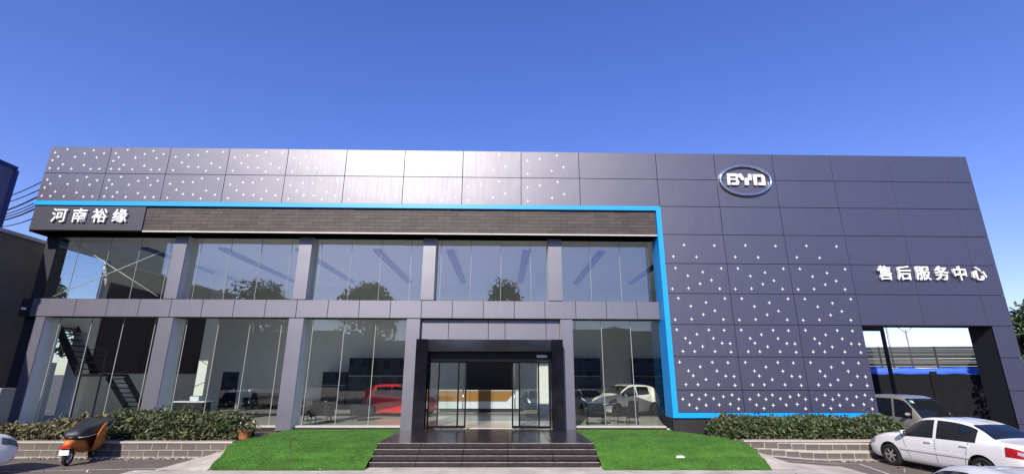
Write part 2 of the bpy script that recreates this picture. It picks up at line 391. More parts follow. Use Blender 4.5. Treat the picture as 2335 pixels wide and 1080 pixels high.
# backing masses
trim('parapet', (-18.50, 6.30, 0.06, 0.80, 8.99, 11.34), 'dark_backing')
trim('fascia_core', (-18.50, 6.14, 0.10, 0.70, 7.80, 8.80), 'dark_backing')
trim('front_wall', (6.34, 13.68, 0.06, 0.70, 0.0, 11.34), 'dark_backing')
trim('gate_lintel', (13.69, 19.56, 0.06, 1.02, 4.30, 11.34), 'dark_backing')
trim('gate_pillar', (18.78, 19.56, 0.06, 1.02, -0.15, 4.295), 'dark_backing')
trim('plinth', (6.15, 13.66, 0.02, 0.055, 0.0, 0.96), 'dark_plinth')
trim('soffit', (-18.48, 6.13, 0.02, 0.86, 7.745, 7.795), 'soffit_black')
trim('drip_edge', (-14.1, 6.135, -0.02, 0.018, 7.745, 7.80), 'pale_trim')
trim('roof_slab', (-18.45, 13.60, 0.82, 12.7, 11.0, 11.2), 'far_wall_grey')
# sign board and brown tile band
o = box('sign_board', (-18.46, -14.15, -0.015, 0.095, 7.80, 8.80), 'sign_panel', B)
tw, th = 20.27/37, 1.0/7
tmesh = None
for r_ in range(7):
    off = 0.0 if r_ % 2 == 0 else 0.5
    for c in range(38):
        x0 = max(-14.14, -14.14 + (c-off)*tw); x1 = min(6.13, -14.14 + (c+1-off)*tw)
        if x1 - x0 < 0.05: continue
        full = abs(x1-x0-tw) < 1e-4
        if full and tmesh is not None:
            t = bpy.data.objects.new('tile', tmesh); COL.objects.link(t); t.parent = B
        else:
            t = MB().box(-(x1-x0)/2+.004, (x1-x0)/2-.004, 0, 0.05, -th/2+.004, th/2-.004).build('tile', 'brown_tile', B)
            if full: tmesh = t.data
        t.location = ((x0+x1)/2, 0.03 + random.uniform(0, .012), 7.805 + (r_+.5)*th)
# window band between the storeys, split every 1.2 m
SEAM = [-17.12 + 1.2166*k for k in range(20)]
bx = [-18.0] + [-16.35 + 1.2*k for k in range(19)] + [6.14]
trim('band_core', (-18.45, 6.14, 0.50, 1.05, 4.52, 5.20), 'dark_backing')
for a, b in zip(bx[:-1], bx[1:]): panel(a, b, 4.515, 5.205, y=0.46, m='cladding_light')
# columns
def column(x0, x1, z0, z1): return panel(x0, x1, z0, z1, y=0.48, name='column_panel', m='cladding_light')
for a, b in ((-13.12,-12.60), (-8.18,-7.65), (-3.22,-2.69), (1.80,2.37)):
    box('column', (a+.01, b-.01, 0.52, 1.25, 5.215, 7.74), 'interior_wall', B); column(a, b, 5.215, 7.74)
for a, b in ((-17.75,-17.38), (-13.14,-12.56), (-8.20,-7.62), (-3.70,-3.17), (2.23,2.72)):
    box('column', (a+.01, b-.01, 0.52, 1.25, 0.45, 4.508), 'interior_wall', B); column(a, b, 0.46, 4.505)
box('end_wall', (-18.45, -17.98, 0.80, 1.3, 0.0, 7.74), 'charcoal_wall', B)
# glass panes with bright joints
def pane(x0, x1, z0, z1, y=0.86, m='pane_glass', parent=B):
    w, h = (x1-x0)/2-.008, (z1-z0)/2
    o = MB().box(-w, w, -.006, .006, -h, h).build('pane', m, parent); o.location = ((x0+x1)/2, y, (z0+z1)/2)
    o.rotation_euler = (random.uniform(-.005, .005), 0, random.uniform(-.006, .006)); return o
ux = [-17.96] + SEAM + [6.13]
for a, b in zip(ux[:-1], ux[1:]):
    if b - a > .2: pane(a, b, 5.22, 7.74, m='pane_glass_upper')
lx = [-17.60] + [s for s in SEAM if s < -3.9] + [-3.735]
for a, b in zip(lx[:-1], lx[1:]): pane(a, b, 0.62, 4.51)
rx = [2.74, 3.89, 5.04, 6.13]
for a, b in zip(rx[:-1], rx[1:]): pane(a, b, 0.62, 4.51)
for x in SEAM[:-1]: box('joint', (x-.006, x+.006, .845, .875, 5.22, 7.74), 'joint_grey', B)
for x in lx[1:-1] + rx[1:-1]: box('joint', (x-.009, x+.009, .845, .875, .62, 4.51), 'joint_grey', B)
box('sill', (-17.9, -3.75, .72, .92, .56, .62), 'pale_trim', B); box('sill', (2.75, 6.12, .72, .92, .56, .62), 'pale_trim', B)
box('skirting', (-17.9, -3.72, .70, .95, .30, .555), 'dark_plinth', B); box('skirting', (2.74, 6.13, .70, .95, .30, .555), 'dark_plinth', B)
# wire cross brace behind the first upper bay
def tubeobj(name, pts, r, m, parent=None, n=6): return MB().tube(pts, r, n).build(name, m, parent, smooth=True)
tubeobj('brace_wire', [(-17.5, 1.05, 7.55), (-13.75, 1.05, 5.4)], .016, 'white_plaster', B)
tubeobj('brace_wire', [(-13.5, 1.0, 7.4), (-17.85, 1.0, 5.32)], .016, 'white_plaster', B)
# entrance portal
trim('portal_side', (-3.19, -2.76, -0.02, 0.69, 0.525, 3.70), 'black_marble')
trim('portal_side', (1.83, 2.25, -0.02, 0.69, 0.525, 3.70), 'black_marble')
bevel(trim('portal_header', (-2.755, 1.825, 0.0, 0.69, 3.27, 3.695), 'brushed_steel'), .01)
for a, b in ((-3.15, -2.1), (-2.1, -.55), (-.55, .1), (.1, 1.7), (1.7, 2.23)): panel(a, b, 3.72, 4.505, y=0.71, m='cladding_light')
trim('portal_core', (-3.14, 2.22, 0.745, 1.0, 3.30, 4.50), 'dark_backing')
trim('door_header', (-2.75, 1.82, 0.42, 0.66, 2.93, 3.265), 'black_paint')
trim('header_plate', (1.30, 1.70, 0.405, 0.418, 3.06, 3.16), 'plate_white')
def leaf(name, x0, x1, y, fr=0.055):
    d = MB(); d.box(x0, x0+fr, y-.025, y+.025, .55, 2.925); d.box(x1-fr, x1, y-.025, y+.025, .55, 2.925)
    d.box(x0+fr, x1-fr, y-.025, y+.025, .55, .64); d.box(x0+fr, x1-fr, y-.025, y+.025, 2.86, 2.925)
    o = d.build(name, 'black_paint', B)
    g = MB().box(x0+fr, x1-fr, y-.005, y+.005, .64, 2.86).build('pane', 'clear_glass', o); return o
leaf('door_side_light', -2.74, -1.60, 0.50); leaf('sliding_door', -2.40, -1.33, 0.58)
leaf('sliding_door', 0.37, 1.40, 0.58); leaf('door_side_light', 0.62, 1.81, 0.50)
tubeobj('door_handle', [(-1.44, .50, 1.2), (-1.44, .50, 1.9)], .018, 'chrome', B); tubeobj('door_handle', [(.48, .50, 1.2), (.48, .50, 1.9)], .018, 'chrome', B)
# inner shell
box('showroom_floor', (-18.4, 13.3, 0.97, 12.4, 0.30, 0.52), 'floor_tile', B)
box('back_wall', (-18.4, 13.6, 12.4, 12.7, 0.0, 11.0), 'interior_wall', B)
box('side_wall', (13.32, 13.66, 0.72, 12.39, 0.0, 11.0), 'interior_wall', B)
box('ceiling', (-18.4, 13.3, 0.87, 12.39, 7.80, 7.9), 'ceiling_white', B)
# left wall with two openings towards the side yard
LW = [(1.31, 12.39, 7.45, 11.0), (3.75, 12.39, 0.0, 7.449), (1.31, 3.749, 4.15, 5.25), (1.31, 3.749, 0.0, .6)]
for (y0, y1, z0, z1) in LW: box('left_wall', (-18.4, -18.1, y0, y1, z0, z1), 'interior_wall', B)
for z0, z1 in ((5.25, 7.45), (.6, 4.15)):
    for y0, y1 in ((1.32, 2.52), (2.54, 3.74)): MB().box(-18.26, -18.25, y0, y1, z0+.01, z1-.01).build('pane', 'clear_glass', B)
box('wall_panel', (-18.09, -18.02, 3.95, 11.6, 2.45, 6.45), 'maroon', B)
box('pilaster', (-18.095, -17.55, 2.75, 3.25, 0.525, 4.1), 'white_plaster', B)
box('inner_column', (1.80, 2.36, 7.25, 7.8, 0.525, 7.795), 'white_plaster', B)
box('inner_column', (-15.25, -14.8, 7.0, 7.45, 0.525, 7.795), 'white_plaster', B)
box('accent_wall', (-2.2, 0.62, 12.2, 12.39, 0.525, 3.52), 'charcoal_wall', B)
d = box('back_door', (-16.9, -15.95, 12.33, 12.39, 0.53, 2.57), 'black_paint', B); box('handle', (-16.1, -16.02, 12.28, 12.325, 1.4, 1.6), 'chrome', d)

# lettering and emblem on the front
L1 = thing('sign_lettering', 'four white raised characters on the dark board at the fascia end', 'sign', (-16.2, -0.02, 8.33))
for k, ch in enumerate('河南裕缘'):
    text_mesh('character', ch, .60, .035, 'letter_white', L1, (-1.17 + k*.78, -0.05, 0), (R(90), 0, 0), bold=.006)
L2 = thing('sign_lettering', 'six white raised characters above the drive through gate', 'sign', (16.80, -0.02, 6.26))
for k, ch in enumerate('售后服务中心'):
    text_mesh('character', ch, .60, .045, 'letter_white', L2, (-1.85 + k*.745, -0.06, 0), (R(90), 0, 0), bold=.006)
E_ = thing('brand_emblem', 'chrome oval emblem with three raised letters on the slate panels', 'emblem', (9.96, -0.01, 10.16))
rg = MB(); n = 64; prof = [(-.055, .0), (-.055, -.10), (-.025, -.13), (.03, -.13), (.055, -.10), (.055, .0)]
for k in range(n):
    a = 2*math.pi*k/n; c, s = math.cos(a), math.sin(a)
    for pr, py in prof: rg.v.append(((1.05+pr)*c, py, (.64+pr)*s))
m_ = len(prof)
for k in range(n):
    for q in range(m_-1):
        rg.f.append((k*m_+q, k*m_+q+1, ((k+1) % n)*m_+q+1, ((k+1) % n)*m_+q)); rg.m.append(0)
rg.build('ring', 'chrome', E_, smooth=True)
P = lambda x, y: ((x-875)*.00169 - (y-520)*.00010, (520-y)*.00187)
def bxp(x0, x1, y0, y1): return [P(x0,y0), P(x1,y0), P(x1,y1), P(x0,y1)]
glyphs = [[[P(415,372),P(650,372),P(692,405),P(692,435),P(490,435),P(490,640),P(428,640),P(425,440)], [P(640,435),P(692,435),P(692,470),P(670,500),P(640,485)], bxp(490,670,485,522), [P(640,522),P(675,505),P(705,535),P(705,605),P(675,640),P(525,640),P(525,585),P(640,585)]],
          [[P(710,375),P(768,375),P(822,450),P(822,525),P(772,525),P(712,450)], [P(945,380),P(1018,380),P(1022,525),P(950,525)], bxp(850,945,475,640)],
          [[P(1055,385),P(1290,385),P(1335,425),P(1348,445),P(1150,445),P(1150,640),P(1080,640),P(1060,450)], [P(1270,445),P(1348,445),P(1352,640),P(1185,640),P(1185,582),P(1270,582)]]]
for g_ in glyphs:
    mb = MB()
    for poly in g_: mb.prism(poly, -.10, -.02)
    mb.build('letter', 'letter_white', E_)

# ------------------------------------------------------------------ entrance steps
ST = thing('entrance_steps', 'four dark polished granite steps up to the showroom door', 'steps')
XS = [-3.6 + 1.26*k for k in range(6)]
for q, (yf, yb, z1) in enumerate(((-3.95, -3.7, .13), (-3.7, -3.45, .26), (-3.45, -3.2, .39))):
    for a, b in zip(XS[:-1], XS[1:]):
        bevel(box('step_stone', (a+.003-q*.0, b-.003, yf, yb+.03, 0.0 if q == 0 else z1-.128, z1), 'step_granite', ST), .006, 1)
for yi, (y0, y1) in enumerate(((-3.2, -1.9), (-1.9, -.6), (-.6, .69))):
    for a, b in zip(XS[:-1], XS[1:]):
        bevel(box('landing_stone', (a+.003, b-.003, y0+.003, y1-.003, .392 if yi == 0 else .40, .52 + random.uniform(-.001, .001)), 'step_granite', ST), .005, 1)
box('core', (-3.58, 2.68, -3.40, .66, 0.0, .388), 'dark_plinth', ST)
for yf, z1 in ((-3.95, .13), (-3.7, .26), (-3.45, .39), (-3.2, .52)):
    for a, b in zip(XS[:-1], XS[1:]): box('nosing', (a+.01, b-.01, yf-.003, yf+.016, z1-.009, z1+.0025), 'nosing_grey', ST)

# ------------------------------------------------------------------ turf slopes beside the steps
def turf(name, xi, edge, sgn, label):
    T = thing(name, label, 'turf mat', (xi, -2, 0))
    prof = [(.62, .50), (0, .50), (-.9, .495), (-1.8, .49), (-2.4, .475), (-2.9, .43), (-3.15, .385), (-3.4, .31), (-3.6, .25), (-3.8, .17), (-4.0, .10), (-4.2, .045), (-4.38, .02)]
    fine = []
    for (a, b) in zip(prof[:-1], prof[1:]):
        for k in range(5): fine.append((a[0] + (b[0]-a[0])*k/5, a[1] + (b[1]-a[1])*k/5))
    fine.append(prof[-1])
    def ex(y):
        for (a, b) in zip(edge[:-1], edge[1:]):
            if b[0] <= y <= a[0]: t = (a[0]-y)/(a[0]-b[0]); return a[1] + (b[1]-a[1])*t
        return edge[-1][1]
    NX = 60; vs = []; fs = []; seam_u = 0.62
    for j, (y, z) in enumerate(fine):
        xe = ex(min(y, .62)) + noise.noise(Vector((y*2.2, xi, 0)))*.07
        for i in range(NX+1):
            u = i/NX; x = xi + (xe-xi)*u
            st = max(0, min(1, (-2.6-y)/.8))
            dz = noise.noise(Vector((x*.5, y*2.4, 5)))*.030*(.3+st) + noise.noise(Vector((x*2, y*5, 9)))*.010
            dz += .02*math.sin(y*9+noise.noise(Vector((x*.6,y,0)))*3)*st - .05*math.exp(-((y+3.62+.04*math.sin(x*1.7))/.07)**2) * (0.5+0.5*math.sin(x*1.1+1))
            yy = y + (noise.noise(Vector((x*1.1, 0, 2)))*.06 if j == len(fine)-1 else 0)
            vs.append((x-xi, yy+2, max(.012, z+dz)))
    for j in range(len(fine)-1):
        for i in range(NX): fs.append((j*(NX+1)+i, j*(NX+1)+i+1, (j+1)*(NX+1)+i+1, (j+1)*(NX+1)+i))
    o = MB().add(vs, fs).build('turf_sheet', 'turf', T, smooth=True, fix=False)
    # short pile so that the sheet does not read as a painted plane
    sp = []
    for _ in range(26000):
        j = random.randrange(len(fine)-1); i = random.randrange(NX)
        a, b, c = vs[j*(NX+1)+i], vs[j*(NX+1)+i+1], vs[(j+1)*(NX+1)+i]
        s, t = random.random(), random.random()
        sp.append((tuple(a[k] + (b[k]-a[k])*s + (c[k]-a[k])*t for k in range(3)), 1))
    bl = leaves('pile', [((p[0], p[1], p[2]+.006), 1) for p, _ in sp], .02, 'turf_blade', T, lo=.75, hi=1.25); bl['kind'] = 'stuff'
    # overlapping seam between two widths
    sv = []
    for j, (y, z) in enumerate(fine):
        if y > -.3: continue
        i = int(NX*(.80 - .30*max(0, min(1, (-y-.3)/4.0)) if sgn < 0 else .70 - .02*y*0 + .02*math.sin(y*3)))
        v = vs[j*(NX+1)+i]; sv.append((v[0] + noise.noise(Vector((y*3, 1, 1)))*.05, v[1], v[2]+.006))
    tubeobj('seam', sv, .007, 'soil', T, 5)
    box('base', ((-3.62 - 7.7 + 3.62 + .2) if False else (min(xi, ex(0))+.25 if sgn < 0 else xi+.02) - xi, (xi-.02 if sgn < 0 else max(xi, ex(0))-.35) - xi, -.5+0.0, 2.66, 0.0, .44), 'concrete', T)
    return T
turf('turf_mat', -3.62, [(.62, -7.7), (-.6, -7.75), (-2.62, -8.0), (-3.13, -7.93), (-3.8, -7.82), (-4.6, -7.66)], -1, 'green artificial turf laid over the slope on the potted flower side of the steps')
turf('turf_mat', 2.72, [(.62, 6.2), (-.37, 6.6), (-2.27, 7.42), (-3.2, 7.40), (-3.7, 7.38), (-4.6, 7.15)], 1, 'green artificial turf laid over the slope below the blue line corner')
rg_ = MB(); rg_.lathe([(.0, .05), (.06, .055), (.10, .03), (.115, .0)], 9); ob = rg_.build('rag', 'rag_white', None, smooth=True); ob.location = (5.05, -3.62, .20); ob.scale = (1.2, .6, 1); tag(ob, 'crumpled white scrap lying on the green turf', 'rag')

# ------------------------------------------------------------------ planters
def planter(name, label, x0, x1, yf, h, z0f):
    T = thing(name, label, 'planter wall', ((x0+x1)/2, yf, 0)); cx = (x0+x1)/2
    L = .42; n = int((x1-x0)/L); L = (x1-x0)/n
    zb = min(z0f(x0), z0f(x1)) - .05
    MB().box(x0-cx, x1-cx, .014, .20, zb, h-.045).build('mortar_core', 'mortar', T)
    ch = (h - .045 - .03)/2; shared = {}
    for r_ in range(2):
        for k in range(n + (r_ % 2)):
            a = x0 + (k - (.5 if r_ % 2 else 0))*L; b = a + L; a = max(a, x0); b = min(b, x1)
            if b-a < .08: continue
            key = round(b-a, 3)
            if key not in shared:
                o = MB().box(-(b-a)/2+.012, (b-a)/2-.012, 0, .10, -ch/2+.011, ch/2-.011).build('brick', 'grey_brick', T); shared[key] = o.data
            else:
                o = bpy.data.objects.new('brick', shared[key]); COL.objects.link(o); o.parent = T
            o.location = ((a+b)/2-cx, random.uniform(0, .008), .03 + z0f((a+b)/2)*(1-r_*.5) + ch*(r_+.5)); o.rotation_euler = (0, 0, random.uniform(-.012, .012))
    n2 = int((x1-x0)/.9)
    for k in range(n2):
        a = x0 + (x1-x0)*k/n2; b = x0 + (x1-x0)*(k+1)/n2
        o = MB().box(a-cx+.003, b-cx-.003, -.035+random.uniform(0,.012), .22, h-.045, h+random.uniform(-.003,.004)).build('cap_stone', 'mortar', T)
    vs = []; fs = []; N = 40
    for i in range(N+1):
        x = x0 + (x1-x0)*i/N
        vs += [(x-cx, -.14 - .08*abs(noise.noise(Vector((x*2, 0, 0)))), .014+z0f(x)), (x-cx, .02, .045+z0f(x))]
        if i: fs.append((2*i-2, 2*i, 2*i+1, 2*i-1))
    MB().add(vs, fs).build('footing', 'mortar', T)
    return T
planter('planter_wall', 'low grey brick planter wall behind the parked scooter', -18.2, -8.15, -2.38, .46, lambda x: 0)
planter('planter_wall', 'low grey brick planter wall in front of the white sedan', 7.75, 12.6, -1.83, .44, gz)
def bed(x0, x1, y0, y1, z):
    NX, NY = int((x1-x0)/.2), int((y1-y0)/.2)+1; vs = []; fs = []
    for j in range(NY+1):
        for i in range(NX+1):
            x = x0+(x1-x0)*i/NX; y = y0+(y1-y0)*j/NY
            vs.append((x, y, z + .04*noise.noise(Vector((x*1.3, y*1.3, 3)))))
    for j in range(NY):
        for i in range(NX): fs.append((j*(NX+1)+i, j*(NX+1)+i+1, (j+1)*(NX+1)+i+1, (j+1)*(NX+1)+i))
    return struct(MB().add(vs, fs).build('planting_soil', 'soil', smooth=True, fix=False))
bed(-18.1, -7.75, -2.19, .68, .43); bed(7.6, 13.6, -1.66, .0, .41)
# rubble slope where each planter ends at the turf
for x0, x1, ya, yb in ((-9.1, -7.7, -2.45, -4.4), (7.15, 8.5, -1.95, -4.2)):
    vs = []; fs = []; N = 12
    for j in range(N+1):
        for i in range(N+1):
            u, v = i/N, j/N; x = x0+(x1-x0)*u; y = ya+(yb-ya)*v
            side = u if x0 < 0 else 1-u
            z = max(0.0, .40*side*(1-v)) + .03*noise.noise(Vector((x*3, y*3, 1))) + .008
            vs.append((x, y, max(z, .006) + gz(x)))
    for j in range(N):
        for i in range(N): fs.append((j*(N+1)+i, j*(N+1)+i+1, (j+1)*(N+1)+i+1, (j+1)*(N+1)+i))
    struct(MB().add(vs, fs).build('concrete_slope', 'concrete', smooth=True))

# ------------------------------------------------------------------ hedges, shrubs, flower pot
def bush(name, label, x0, x1, y0, y1, z0, z1, n, size, m='leaf', group=None, cat='hedge', rag=.22, thin=0.0, dry=0):
    cx, cy = (x0+x1)/2, (y0+y1)/2
    T = thing(name, label, cat, (cx, cy, z0), 0, group); sp = []
    while len(sp) < n:
        x = random.uniform(x0, x1); y = random.uniform(y0, y1); t = random.random()**.7
        hx = (z1-z0)*(1 + rag*noise.noise(Vector((x*1.6, y*1.6, z1))) + rag*.8*noise.noise(Vector((x*5, y*5, 2)))) + (random.random() < .04)*random.uniform(0, .22)
        ed = min(1, (x-x0)/.35, (x1-x)/.35)*.35+.65
        dy = abs(y-cy)/((y1-y0)/2); hx *= ed*(1-.25*dy*dy)
        if thin and noise.noise(Vector((x*1.7, y*1.7, 11))) < thin-.5: continue
        sp.append(((x-cx, y-cy, t*hx), 1))
    leaves('foliage', sp, size, m, T, lo=.45, hi=1.7)
    if dry: leaves('dry_foliage', [((random.uniform(x0, x1)-cx, random.uniform(y0, y1)-cy - .05, random.random()**1.5*(z1-z0)*.95), 1) for _ in range(dry)], size*.95, 'leaf_dry', T, lo=.4, hi=1.5)
    st = MB()
    for _ in range(int((x1-x0)*7)):
        x = random.uniform(x0+.1, x1-.1)-cx; y = random.uniform(y0+.1, y1-.1)-cy
        st.tube([(x, y, -.05), (x+random.uniform(-.1,.1), y+random.uniform(-.1,.1), (z1-z0)*random.uniform(.5,.95))], [.010, .004], 4)
    st.build('stems', 'twig', T)['kind'] = 'stuff'
    return T
bush('hedge', 'dense clipped green hedge in the planter beside the potted flowers', -12.9, -8.35, -1.9, -.55, .42, 1.22, 9000, .085, rag=.3, dry=3800)
bush('hedge', 'thick green hedge in front of the starry panels and grey van', 7.2, 13.5, -1.55, -.25, .38, 1.12, 14000, .085, rag=.2, dry=2200)
for k, (a, b, h_, nn) in enumerate(((-18.0,-16.4,.80,1500), (-16.5,-15.0,.90,1700), (-15.2,-13.9,.98,1700), (-14.2,-12.7,1.08,2300))):
    bush('shrub', ['straggly yellowing shrub in the planter against the neighbouring wall', 'straggly yellowing shrub in the planter below the white pilaster', 'straggly yellowing shrub in the planter behind the scooter', 'sparse olive shrub beside the dense clipped hedge'][k],
         a, b, -2.0, -.7, .42, h_, nn, .085, 'leaf_dry', 'straggly shrubs in the brick planter', 'shrub', rag=.35, thin=.3)
PT = thing('flower_pot', 'terracotta flower pot with pale flowers at the end of the hedge', 'flower pot', (-8.18, -1.65, .44))
MB().lathe([(.001,0),(.15,0),(.165,.03),(.20,.22),(.235,.24),(.245,.29),(.22,.30),(.20,.26),(.001,.25)], 20).build('pot', 'terracotta', PT, smooth=True)
leaves('foliage', [((random.gauss(0,.13), random.gauss(0,.13), .27+abs(random.gauss(0,.09))), 1) for _ in range(420)], .07, 'leaf', PT)
leaves('flowers', [((random.gauss(0,.13), random.gauss(0,.13), .36+abs(random.gauss(0,.07))), 1) for _ in range(60)], .055, 'petal', PT, 1.1)
fl = leaves('fallen_leaves', [((random.uniform(-14, -8.4), -2.5-abs(random.gauss(0,.12)), .02+random.random()*.02), 1) for _ in range(260)] + [((random.uniform(7.6, 11.8), -2.0-abs(random.gauss(0,.15)), .02+gz(10)), 1) for _ in range(130)] + [((random.uniform(-12,12), random.uniform(-6,-4), .02), 1) for _ in range(60)], .06, 'petal', None, lo=.4, hi=1.0)
tag(fl, 'dry fallen leaves scattered along the foot of the planters', 'leaves', kind='stuff')

# ------------------------------------------------------------------ cars
def pchip(xs, ys):
    n = len(xs); h = [xs[i+1]-xs[i] for i in range(n-1)]; d = [(ys[i+1]-ys[i])/h[i] for i in range(n-1)]
    m = [d[0]] + [0 if d[i-1]*d[i] <= 0 else 2*d[i-1]*d[i]/(d[i-1]+d[i]) for i in range(1, n-1)] + [d[-1]]
    def f(x):
        x = max(xs[0], min(xs[-1], x)); i = 0
        while i < n-2 and x > xs[i+1]: i += 1
        t = (x-xs[i])/h[i]; t2, t3 = t*t, t*t*t
        return (2*t3-3*t2+1)*ys[i] + (t3-2*t2+t)*h[i]*m[i] + (-2*t3+3*t2)*ys[i+1] + (t3-t2)*h[i]*m[i+1]
    return f
class Shell:
    def __init__(s, st, crown=.035):
        xs = [q[0] for q in st]; s.x0, s.x1 = xs[0], xs[-1]; s.crown = crown
        s.f = [pchip(xs, [q[k] for q in st]) for k in range(1, 7)]; s.xs = xs
    def ctrl(s, x):
        zb, zbelt, zt, wm, wb, wt = [f(x) for f in s.f]
        cr = min(s.crown, max(.004, (zt-zbelt)*.25))
        return [(0, zb), (wm-.13, zb), (wm-.02, zb+min(.12, (zbelt-zb)*.3)), (wm, zb+(zbelt-zb)*.60), (wb, zbelt), (wt, zt-cr), (wt*.55, zt-cr*.28), (0, zt)]
    def pt(s, x, v, side=1):
        c = s.ctrl(x); i = min(6, max(0, int(v))); t = v-i
        p = [c[max(0, i-1)], c[i], c[i+1], c[min(7, i+2)]]
        if i == 0: p[0] = (-c[1][0], c[1][1])
        if i == 6: p[3] = (-c[6][0], c[6][1])
        k = .32
        def cr(a):
            m1, m2 = k*(p[2][a]-p[0][a]), k*(p[3][a]-p[1][a]); t2, t3 = t*t, t*t*t
            return (2*t3-3*t2+1)*p[1][a] + (t3-2*t2+t)*m1 + (-2*t3+3*t2)*p[2][a] + (t3-t2)*m2
        return Vector((x, side*cr(0), cr(1)))
    def nrm(s, x, v, side):
        e = .01; a = s.pt(min(s.x1, x+e), v, side) - s.pt(max(s.x0, x-e), v, side); b = s.pt(x, min(6.999, v+e), side) - s.pt(x, max(0, v-e), side)
        n = a.cross(b).normalized(); c = Vector((x, 0, .7))
        if n.dot(s.pt(x, v, side) - c) < 0: n = -n
        return n
    def body(s, nx=70, nv=5):
        xs = []
        for i in range(nx+1):
            t = i/nx; e = t*t*(3-2*t)*.45 + t*.55; xs.append(s.x0 + (s.x1-s.x0)*e)
        vv = [i/nv for i in range(7*nv+1)]; ring = [(v, 1) for v in vv] + [(v, -1) for v in vv[-2:0:-1]]; n = len(ring)
        mb = MB(); vs = []; fs = []
        for x in xs: vs += [s.pt(x, v, sd_) for v, sd_ in ring]
        for i in range(nx):
            for k in range(n): fs.append((i*n+k, i*n+(k+1) % n, (i+1)*n+(k+1) % n, (i+1)*n+k))
        fs.append(tuple(range(n))); fs.append(tuple(nx*n+k for k in range(n-1, -1, -1)))
        return mb.add(vs, fs)
    def patch(s, x0, x1, v0, v1, side, off=.006, nx=12, nv=5, skew=0.0, both=False):
        # v0, v1 may be functions of x; both=True spans the roof from side to side
        mb = MB(); vs = []; fs = []
        f0 = v0 if callable(v0) else (lambda x: v0); f1 = v1 if callable(v1) else (lambda x: v1)
        cols = nv if not both else 2*nv
        for i in range(nx+1):
            xb = x0+(x1-x0)*i/nx
            for k in range(cols+1):
                if both:
                    q = k/nv; sd_ = 1 if q <= 1 else -1; v = f0(xb)+(7-f0(xb))*(q if q <= 1 else 2-q); v = min(v, 6.999)
                else:
                    sd_ = side; v = f0(xb)+(f1(xb)-f0(xb))*k/nv
                x = xb + skew*((v-4.5))
                vs.append(s.pt(x, v, sd_) + s.nrm(x, v, sd_)*off)
        for i in range(nx):
            for k in range(cols): fs.append((i*(cols+1)+k, i*(cols+1)+k+1, (i+1)*(cols+1)+k+1, (i+1)*(cols+1)+k))
        return mb.add(vs, fs)
def wheel(parent, x, y, z, r, w, spokes=6, alloy='alloy'):
    W = bpy.data.objects.new('wheel', None); COL.objects.link(W); W.parent = parent; W.location = (x, y, z); W.empty_display_size = .1
    sd_ = 1 if y > 0 else -1; h = w/2
    MB().lathe([(r*.62, -h), (r*.9, -h), (r*.985, -h*.8), (r, -h*.4), (r, h*.4), (r*.985, h*.8), (r*.9, h), (r*.62, h), (r*.60, 0), (r*.62, -h)], 28, 'y').build('tyre', 'tyre', W, smooth=True)
    rm = MB(); o_ = sd_*h*.75
    rm.lathe([(r*.63, o_*1.25), (r*.585, o_*1.2), (r*.57, o_*.2), (r*.63, o_*.1)], 28, 'y')
    rm.lathe([(.001, o_*.95), (r*.13, o_*.95), (r*.15, o_*.5)], 14, 'y')
    for k in range(spokes):
        a = 2*math.pi*k/spokes; d = Vector((math.cos(a), 0, math.sin(a)))
        rm.obox(d*r*.36 + Vector((0, o_*.72, 0)), d, (0, 1, 0), r*.5, r*.15, h*.35)
    rm.build('rim', alloy, W)
    MB().lathe([(.001, o_*.05), (r*.6, o_*.05)], 20, 'y').build('brake', 'wheel_well', W)
    return W
